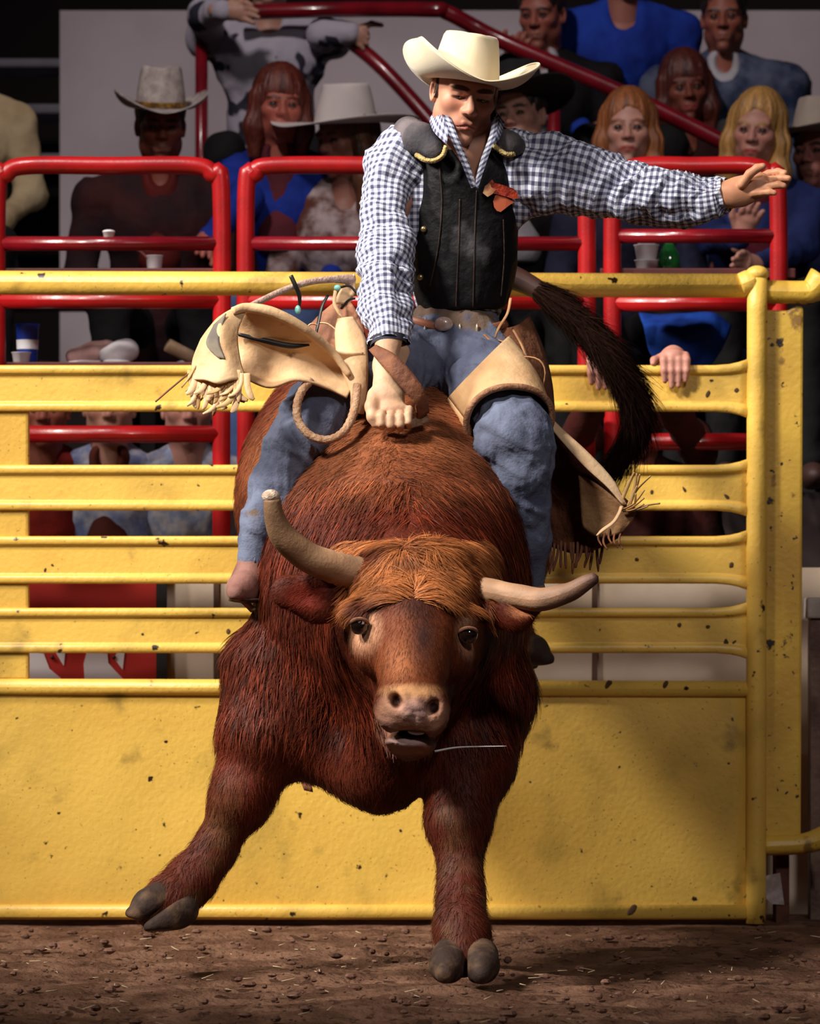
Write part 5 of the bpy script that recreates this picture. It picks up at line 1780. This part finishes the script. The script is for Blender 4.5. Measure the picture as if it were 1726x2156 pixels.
    if inner is not None:
        I_ = S(*[np.arange(a, b, .010) for a, b in zip(neck + np.array([-.14, -.2, -.34]), neck + np.array([.14, .12, .06]))])
        I_.cone(neck + np.array([0, -.02, -.01]), neck + np.array([0, -.055, -.28]), .068, .075, .03)
        I_.ell(O + np.array([0, -.06, -.165]), (.040, .06, .05), .02, mode='-')
        iv, if_ = I_.mesh()
        mk('undershirt', iv, if_, inner, g)
    # seated legs
    if pants is not None and floor is not None:
        ft = floor + .05
        kn = np.array([0, -.42, .06])
        lo = pel + np.array([-.32, -.62, 0])
        lo[2] = floor - .02
        hi = pel + np.array([.32, .22, .22])
        Q = S(*[np.arange(a, b, .016) for a, b in zip(lo, hi)])
        Q.ell(pel + np.array([0, .02, .0]), (.17, .13, .10), .05)
        for s in (-1, 1):
            h_ = pel + np.array([s * .09, 0, -.0])
            k_ = h_ + kn + np.array([s * .05, 0, 0])
            Q.chain([h_, np.array([h_[0], h_[1], ft + .05])] if kneel else [h_, k_, np.array([k_[0], k_[1] - .02, ft + .05])], [.085, .075] if kneel else [.085, .068, .046], .04)
        qv, qf = Q.mesh()
        qv = qv + vnormals(qv, qf) * ((ridged(qv * 12, 2, 3) - .6) * .02)[:, None]
        mk('trousers', qv, qf, pants, g)
        for s in (() if kneel else (-1, 1)):
            k_ = pel + np.array([s * .14, -.46, 0])
            mk('shoe', *ellipsoid((k_[0], k_[1] - .07, floor + .045), (.045, .12, .045), 14, 10), mat('shoe_' + ('pale' if female and pants is not BLACKP else 'dark'), (.5, .44, .44) if female and pants is not BLACKP else (.05, .02, .015), rough=.6), g)
    return g


def cloth(name, c, c2=None, scale=6, **k):
    return mat(name, c, c2 if c2 is not None else tuple(np.array(c) * .6), scale=scale, rough=.85, bump=.4, bscale=30, bdist=.01, spec=.2, **k)


BLUEJ = cloth('jean_blue', (.10, .16, .36))
BLACKP = cloth('trouser_black', (.010, .009, .010))
row1 = dict(seat=1.66, floor=ZF)
row2 = dict(seat=2.02, floor=Z2)
GR = 'spectators in the stand'


def arm(*p):
    return [P(*q) for q in p]


# middle row; dark red skins in all rows have shade put into the colour
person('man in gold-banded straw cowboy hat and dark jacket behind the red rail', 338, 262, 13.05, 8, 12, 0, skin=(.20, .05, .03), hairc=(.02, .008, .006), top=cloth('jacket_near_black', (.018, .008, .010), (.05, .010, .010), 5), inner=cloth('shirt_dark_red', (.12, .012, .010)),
       pants=BLACKP, hat=dict(mat=mat('straw_weave', (.50, .44, .40), (.34, .28, .27), scale=30, rough=.8, bump=.4, bscale=150), band=mat('gold_band', (.40, .22, .03), (.12, .05, .01), scale=60, rough=.4, metal=.4), curl=1.35, brim=.098, tilt=-2, crown=(.084, .102, .13)), group=GR, broad=1.25, **row1)
person('auburn-haired woman in a bright blue jacket behind the red rail', 588, 222, 13.1, 10, 4, 3, True, (.36, .10, .07), 'bangs', (.10, .016, .008), cloth('jacket_royal_blue', (.012, .035, .30), (.006, .018, .16)), cloth('blouse_plum', (.12, .02, .03)), BLUEJ, group=GR, **row1,
       arms=[arm((520, 420, 12.95), (440, 500, 12.75), (420, 530, 12.7))])
person('person in pale wide-brimmed felt hat and brown-and-white shirt, left of the rider', 728, 292, 13.05, -48, 8, 0, skin=(.25, .10, .07), hair='long', hairc=(.09, .035, .015), top=cloth('shirt_brown_white', (.42, .34, .34), (.10, .03, .02), 14), pants=BLUEJ,
       hat=dict(mat=mat('pale_felt', (.66, .60, .57), (.55, .50, .48), scale=5, rough=.85), curl=.38, brim=.125, tilt=-2, roll=5, crown=(.095, .112, .120)), group=GR, **row1)
person('man in a black cowboy hat half hidden behind the rider\'s raised shoulder', 1094, 242, 13.1, -22, 2, -4, skin=(.52, .27, .21), hairc=(.02, .01, .01), top=cloth('coat_black', (.008, .007, .008)), inner=cloth('shirt_white_dim', (.4, .38, .42)), pants=BLACKP,
       hat=dict(mat=mat('black_felt', (.006, .005, .006), rough=.9), curl=1.1, brim=.11), group=GR, **row1)
person('strawberry-blonde woman gazing out over the red rail', 1322, 272, 13.0, -4, 2, 0, True, (.52, .27, .21), 'long', (.26, .085, .025), cloth('top_charcoal_blue', (.020, .022, .05)), None, BLACKP, group=GR, **row1)
person('fair blonde woman in a denim jacket, chin near her hand', 1594, 274, 12.95, -14, 6, 6, True, (.46, .22, .17), 'long', (.40, .21, .06), cloth('denim_jacket', (.018, .030, .13), (.010, .016, .07)), cloth('top_wine', (.10, .01, .02)), BLACKP, group=GR, **row1,
       arms=[arm((1500, 500, 12.85), (1560, 500, 12.68), (1590, 420, 12.62)), arm((1690, 520, 12.85), (1590, 560, 12.6), (1540, 545, 12.5))])
person('person in a beige hat and blue shirt cut by the picture edge', 1722, 318, 13.2, -30, 4, 0, skin=(.42, .16, .13), hairc=(.03, .015, .01), top=cloth('denim_shirt_pale', (.05, .07, .2)), pants=BLACKP,
       hat=dict(mat=mat('beige_felt', (.42, .36, .30), (.34, .28, .23), scale=5, rough=.85), curl=.8, brim=.10), group=GR, **row1)
# upper row
person('man in a black jacket and white collar above the sloping handrail', 1140, 28, 14.1, -20, 12, 0, skin=(.32, .10, .07), hairc=(.02, .01, .008), top=cloth('suit_black', (.007, .006, .007)), inner=cloth('shirt_white_bright', (.5, .46, .5)), pants=BLACKP, group=GR, broad=1.2, **row2,
       arms=[arm((1010, 190, 13.95), (1080, 130, 13.82), (1100, 62, 13.8))])
person('person in a royal blue shirt, head above the picture edge', 1312, -78, 14.25, 0, 0, 0, skin=(.36, .14, .10), hairc=(.03, .01, .01), top=cloth('shirt_royal_blue', (.014, .05, .38), (.008, .025, .22)), pants=BLACKP, group=GR, broad=1.15, seat=2.02 + .30, floor=Z2)
person('woman with dark auburn hair and a fringe, shade put into her skin colour', 1442, 186, 14.0, 4, 4, -4, True, (.20, .055, .035), 'bangs', (.08, .014, .008), cloth('sweater_black_red', (.025, .006, .006)), None, BLACKP, group=GR, **row2)
person('man in a blue plaid shirt over a white undershirt', 1524, 36, 14.2, -8, 6, 0, skin=(.30, .095, .06), hairc=(.02, .01, .008), top=cloth('plaid_navy', (.014, .024, .062), (.11, .13, .20), 9), inner=cloth('tshirt_white', (.50, .48, .52)), pants=BLUEJ, group=GR, broad=1.3, **row2)
person('person in a black-spotted white shirt leaning on the handrail, face out of view', 566, -66, 14.05, 0, 10, 0, skin=(.42, .22, .16), hairc=(.03, .01, .01), top=mat('cow_print', (.40, .37, .44), None, rough=.85, bump=.4, bscale=30, spots=[((.015, .013, .03), 9, .58, 2)]), pants=BLACKP, group=GR, seat=2.02 + .25, floor=Z2, broad=1.2,
       arms=[arm((430, 30, 13.9), (470, 22, 13.75), (545, 24, 13.72)), arm((680, 70, 13.95), (740, 70, 13.9), (775, 80, 13.9))])
person('person in a loose beige shirt and dark waistcoat at the far picture edge', -75, 105, 13.6, 30, 0, 0, skin=(.40, .20, .13), hairc=(.03, .02, .015), top=cloth('shirt_beige', (.46, .36, .22), (.34, .25, .14)), pants=BLACKP, group=GR, seat=1.9, floor=ZF)
# lowest row, seen through the gaps of the gate
row0 = dict(seat=.76)
person('person in a pale mottled shirt open over maroon, low behind the slats', 230, 852, 12.3, 4, 4, 0, skin=(.48, .24, .18), hairc=(.05, .02, .01), top=cloth('shirt_pale_plaid', (.46, .46, .54), (.16, .20, .38), 18), inner=cloth('vest_maroon', (.10, .02, .012)), pants=BLUEJ, group=GR, **row0)
person('ruddy person in a white checked shirt low behind the slats', 396, 856, 12.3, 6, 4, 0, skin=(.46, .22, .18), hairc=(.30, .28, .30), top=cloth('shirt_white_check', (.52, .48, .50), (.24, .28, .42), 22), pants=BLUEJ, group=GR, **row0)
person('person in a red jacket low behind the slats near the gate end', 92, 858, 12.3, 4, 4, 0, skin=(.30, .09, .06), hairc=(.02, .01, .01), top=cloth('jacket_red', (.26, .018, .010), (.14, .01, .008)), pants=BLACKP, group=GR, **row0)

# ================================================================== hands over the slat, cups and clutter
CROUCH = person('person in dark clothes crouched behind the gate, both hands over the top slat', 1345, 872, 11.86, 2, 6, 0, skin=(.24, .07, .05), hairc=(.02, .01, .01), top=cloth('coat_dark_red', (.06, .010, .008), (.02, .006, .006)), pants=BLACKP, seat=.62, floor=.35, kneel=True)


def hook_hand(g, cx, cy, s, n=4):
    """a hand hooked over the top slat from behind, with its sleeve running back to the shoulder"""
    S = Solid
    c = P(cx, cy, GY - .006)
    H = S(np.arange(c[0] - .12, c[0] + .13, .0045), np.arange(GY - .06, GY + .34, .006), np.arange(c[2] - .13, c[2] + .09, .0045))
    H.chain([c + np.array([0, .30, -.03]), c + np.array([0, .16, .02]), c + np.array([0, .06, .030])], [.036, .030, .030], .02)
    H.cone(c + np.array([0, .07, .028]), c + np.array([-.004, .005, .026]), .034, .034, .02, flat=((0, 0, 1), .6))
    for q, l_ in zip(np.linspace(-1.5, 1.5, 4)[:n], (.062, .082, .080, .060)):
        x = q * .020
        H.chain([c + np.array([x, .0, .026]), c + np.array([x * 1.05, -.022, .012]), c + np.array([x * 1.05, -.026, -.018]), c + np.array([x * .95, -.020, -l_ * .75])], [.0125, .0118, .0105, .008], .004)
    H.chain([c + np.array([-s * .036, .05, .022]), c + np.array([-s * .056, .02, .014]), c + np.array([-s * .060, 0, .004])], [.014, .011, .009], .006)
    v, f = H.mesh()
    col = np.tile(np.array([.46, .21, .16]), (len(v), 1)) * (1 + .12 * fbm(v * 50, 2, 4))[:, None]
    mk('hand', v, f, SKIN, g, col=col)
    sh = P(1345 + s * 110, 915, 11.86)
    v, f, _ = tube(np.array([c + np.array([0, .20, .0]), c + np.array([s * .01, .34, -.08]), (c + sh) / 2 + np.array([s * .06, .2, -.14]), sh]), [.040, .046, .052, .06], 24, 18, True, lambda U, T_: .08 * np.sin(U * 60 + T_ * 2))
    mk('sleeve', v, f, cloth('coat_dark_red', (0, 0, 0)), g)


hook_hand(CROUCH, 1420, 768, 1)
hook_hand(CROUCH, 1266, 772, -1, 3)


def ledges():
    m = mat('ledge_red', (.10, .006, .006), (.05, .004, .004), scale=6, rough=.6)
    for i, (y, a, b, lab) in enumerate(((578, -80, 470, 'narrow dark red ledge behind the top rail carrying cups, near the gate end'), (578, 1255, 1660, 'narrow dark red ledge behind the top rail carrying a stack of cups'), (772, -80, 470, 'narrow dark ledge behind the first slat carrying a blue cup'))):
        Y = 11.72
        z = P(0, y, Y)[2]
        o = mk('ledge', *box((P(a, 0, Y)[0], 11.50, z - .03), (P(b, 0, Y)[0], 11.82, z)), m, smooth=False, label=lab, cat='ledge')
        bevel(o, .004)
    return P(0, 578, 11.72)[2], P(0, 772, 11.72)[2]


LZ, LZ2 = ledges()


def cup(x, top, bot_z, w, Y, body, label, lid=None, band=None, group=None, tilt=0):
    c = P(x, top, Y)
    h = c[2] - bot_z
    r = w * Y / F_PX / 2
    g = empty('paper_cup', (c[0], Y, bot_z), label, 'cup', group)
    n = 24
    th = np.linspace(0, 2 * np.pi, n, endpoint=False)
    prof = [(0, 0), (r * .76, 0), (r * .80, h * .02), (r * .98, h * .94), (r * 1.06, h * .97), (r * 1.04, h), (r * .95, h * .985), (r * .76, h * .1), (0, h * .08)]
    v = np.array([[c[0] + q * math.cos(t), Y + q * math.sin(t), bot_z + z] for q, z in prof for t in th])
    f = [(i * n + j, i * n + (j + 1) % n, (i + 1) * n + (j + 1) % n, (i + 1) * n + j) for i in range(len(prof) - 1) for j in range(n)]
    mk('cup_body', v, f, body, g)
    if band is not None:
        v = np.array([[c[0] + (r * (.80 + .18 * t_) + .0012) * math.cos(t), Y + (r * (.80 + .18 * t_) + .0012) * math.sin(t), bot_z + h * t_] for t_ in (.40, .45, .56, .62) for t in th])
        f = [(i * n + j, i * n + (j + 1) % n, (i + 1) * n + (j + 1) % n, (i + 1) * n + j) for i in range(3) for j in range(n)]
        mk('printed_band', v, f, band, g)
    if lid:
        v, f = ellipsoid((c[0], Y, bot_z + h), (r * 1.05, r * 1.05, r * .35), 20, 8)
        mk('lid', v, f, body, g)
    return g


WH = mat('paper_white', (.80, .76, .80), (.68, .64, .68), scale=10, rough=.6)
cup(325, 538, LZ, 36, 11.72, WH, 'white paper cup on the ledge above the yellow top rail')
cup(58, 682, LZ2 + .0, 50, 11.72, mat('cup_blue', (.012, .05, .42), (.01, .035, .30), scale=8, rough=.4), 'tall blue paper cup with a white printed band', band=WH)
cup(45, 742, LZ2, 40, 11.66, WH, 'short white paper cup in front of the tall blue cup')
z = LZ
for i, (t, w) in enumerate(((548, 50), (516, 52), (486, 46))):
    nz = P(0, t, 11.72)[2]
    cup(1361, t, z, w, 11.72, WH, ('lowest', 'middle', 'topmost')[i] + ' of three stacked white cups behind the top rail', group='stack of white cups')
    z = nz + .001


def bottle():
    c = P(1408, 560, 11.74)
    g = empty('soda_bottle', (c[0], 11.74, LZ), 'green soda bottle standing beside the stacked white cups', 'bottle')
    n = 22
    th = np.linspace(0, 2 * np.pi, n, endpoint=False)
    prof = [(0, 0), (.030, 0), (.034, .006), (.034, .045), (.030, .065), (.018, .085), (.013, .096), (0, .096)]
    v = np.array([[c[0] + q * math.cos(t), 11.74 + q * math.sin(t), LZ + z_] for q, z_ in prof for t in th])
    f = [(i * n + j, i * n + (j + 1) % n, (i + 1) * n + (j + 1) % n, (i + 1) * n + j) for i in range(len(prof) - 1) for j in range(n)]
    mk('glass_body', v, f, mat('green_glass', (.012, .16, .03), (.006, .08, .015), scale=20, rough=.12, coat=.6), g)
    mk('cap', *ellipsoid((c[0], 11.74, LZ + .097), (.014, .014, .007), 14, 8), WH, g)


bottle()


def cup_on_rail():
    c = P(229, 512, 11.60)
    cup(229, 488, P(0, 500, 11.5)[2], 26, 11.5, WH, 'small crumpled white cup balanced on the red crossbar', lid=True)
    v, f, _ = tube(PP([(244, 512, 11.66), (275, 522, 11.68), (296, 530, 11.70), (312, 545, 11.71)]), .0035, 20, 8)
    o = mk('drinking_straw', v, f, mat('straw_pink', (.40, .16, .16), rough=.5), label='bent pink drinking straw leaning on the white cup', cat='straw')


cup_on_rail()


def shoe(x, y, Y, m, label, l=.10):
    g = empty('sneaker', P(x, y, Y), label, 'shoe')
    c = P(x, y, Y)
    S = Solid(np.arange(c[0] - .16, c[0] + .16, .006), np.arange(Y - .10, Y + .10, .006), np.arange(LZ2 - .01, LZ2 + .12, .006))
    S.chain([np.array([c[0] - l * .5, Y, LZ2 + .030]), np.array([c[0] + l * .1, Y, LZ2 + .036]), np.array([c[0] + l * .5, Y + .01, LZ2 + .045])], [.024, .034, .036], .02)
    S.cutplane((0, 0, LZ2 + .004), (0, 0, -1), .002)
    v, f = S.mesh()
    mk('upper', v, f, m, g)
    s = v.copy()
    v, f = ellipsoid((c[0], Y, LZ2 + .010), (l * .72, .04, .010), 24, 8)
    mk('sole', v, f, WH, g)


shoe(190, 750, 11.70, mat('sneaker_pink', (.50, .30, .28), (.38, .20, .18), scale=20, rough=.7), 'pinkish sneaker resting on the ledge behind the first slat', .10)
shoe(246, 756, 11.66, mat('sneaker_white', (.60, .56, .60), (.5, .46, .5), scale=20, rough=.6), 'white sneaker toe beside the pinkish sneaker', .06)


def cardboard_tube():
    a, b = P(352, 726, 11.70), P(418, 760, 11.74)
    v, f, _ = tube(np.array([a, b]), .021, 4, 20)
    g = mk('cardboard_tube', v, f, mat('tube_tan', (.48, .33, .22), (.36, .23, .14), scale=20, rough=.7), label='tan cardboard tube poking up behind the first slat', cat='tube')


cardboard_tube()


def blue_jacket():
    Y = 12.0
    rows = [[P(1345, 664, Y), P(1360, 700, Y - .05), P(1375, 740, Y)], [P(1385, 668, Y), P(1400, 710, Y - .08), P(1410, 790, Y)], [P(1440, 666, Y), P(1440, 715, Y - .10), P(1440, 800, Y - .02)], [P(1500, 664, Y), P(1490, 700, Y - .07), P(1480, 780, Y)], [P(1535, 690, Y + .03), P(1525, 712, Y), P(1510, 740, Y)]]
    v, f, uv = sheet(rows, 30, 18)
    v = v + np.array([0, 1, 0]) * ((ridged(v * 14, 2, 6) - .6) * .03)[:, None]
    o = mk('folded_jacket', v, f, cloth('jacket_bright_blue', (.012, .07, .42), (.008, .035, .24)), uv=uv, label='bright blue jacket hanging behind the red rail near the gripping hand', cat='jacket')
    modify(o, 'SOLIDIFY', thickness=.012)


blue_jacket()
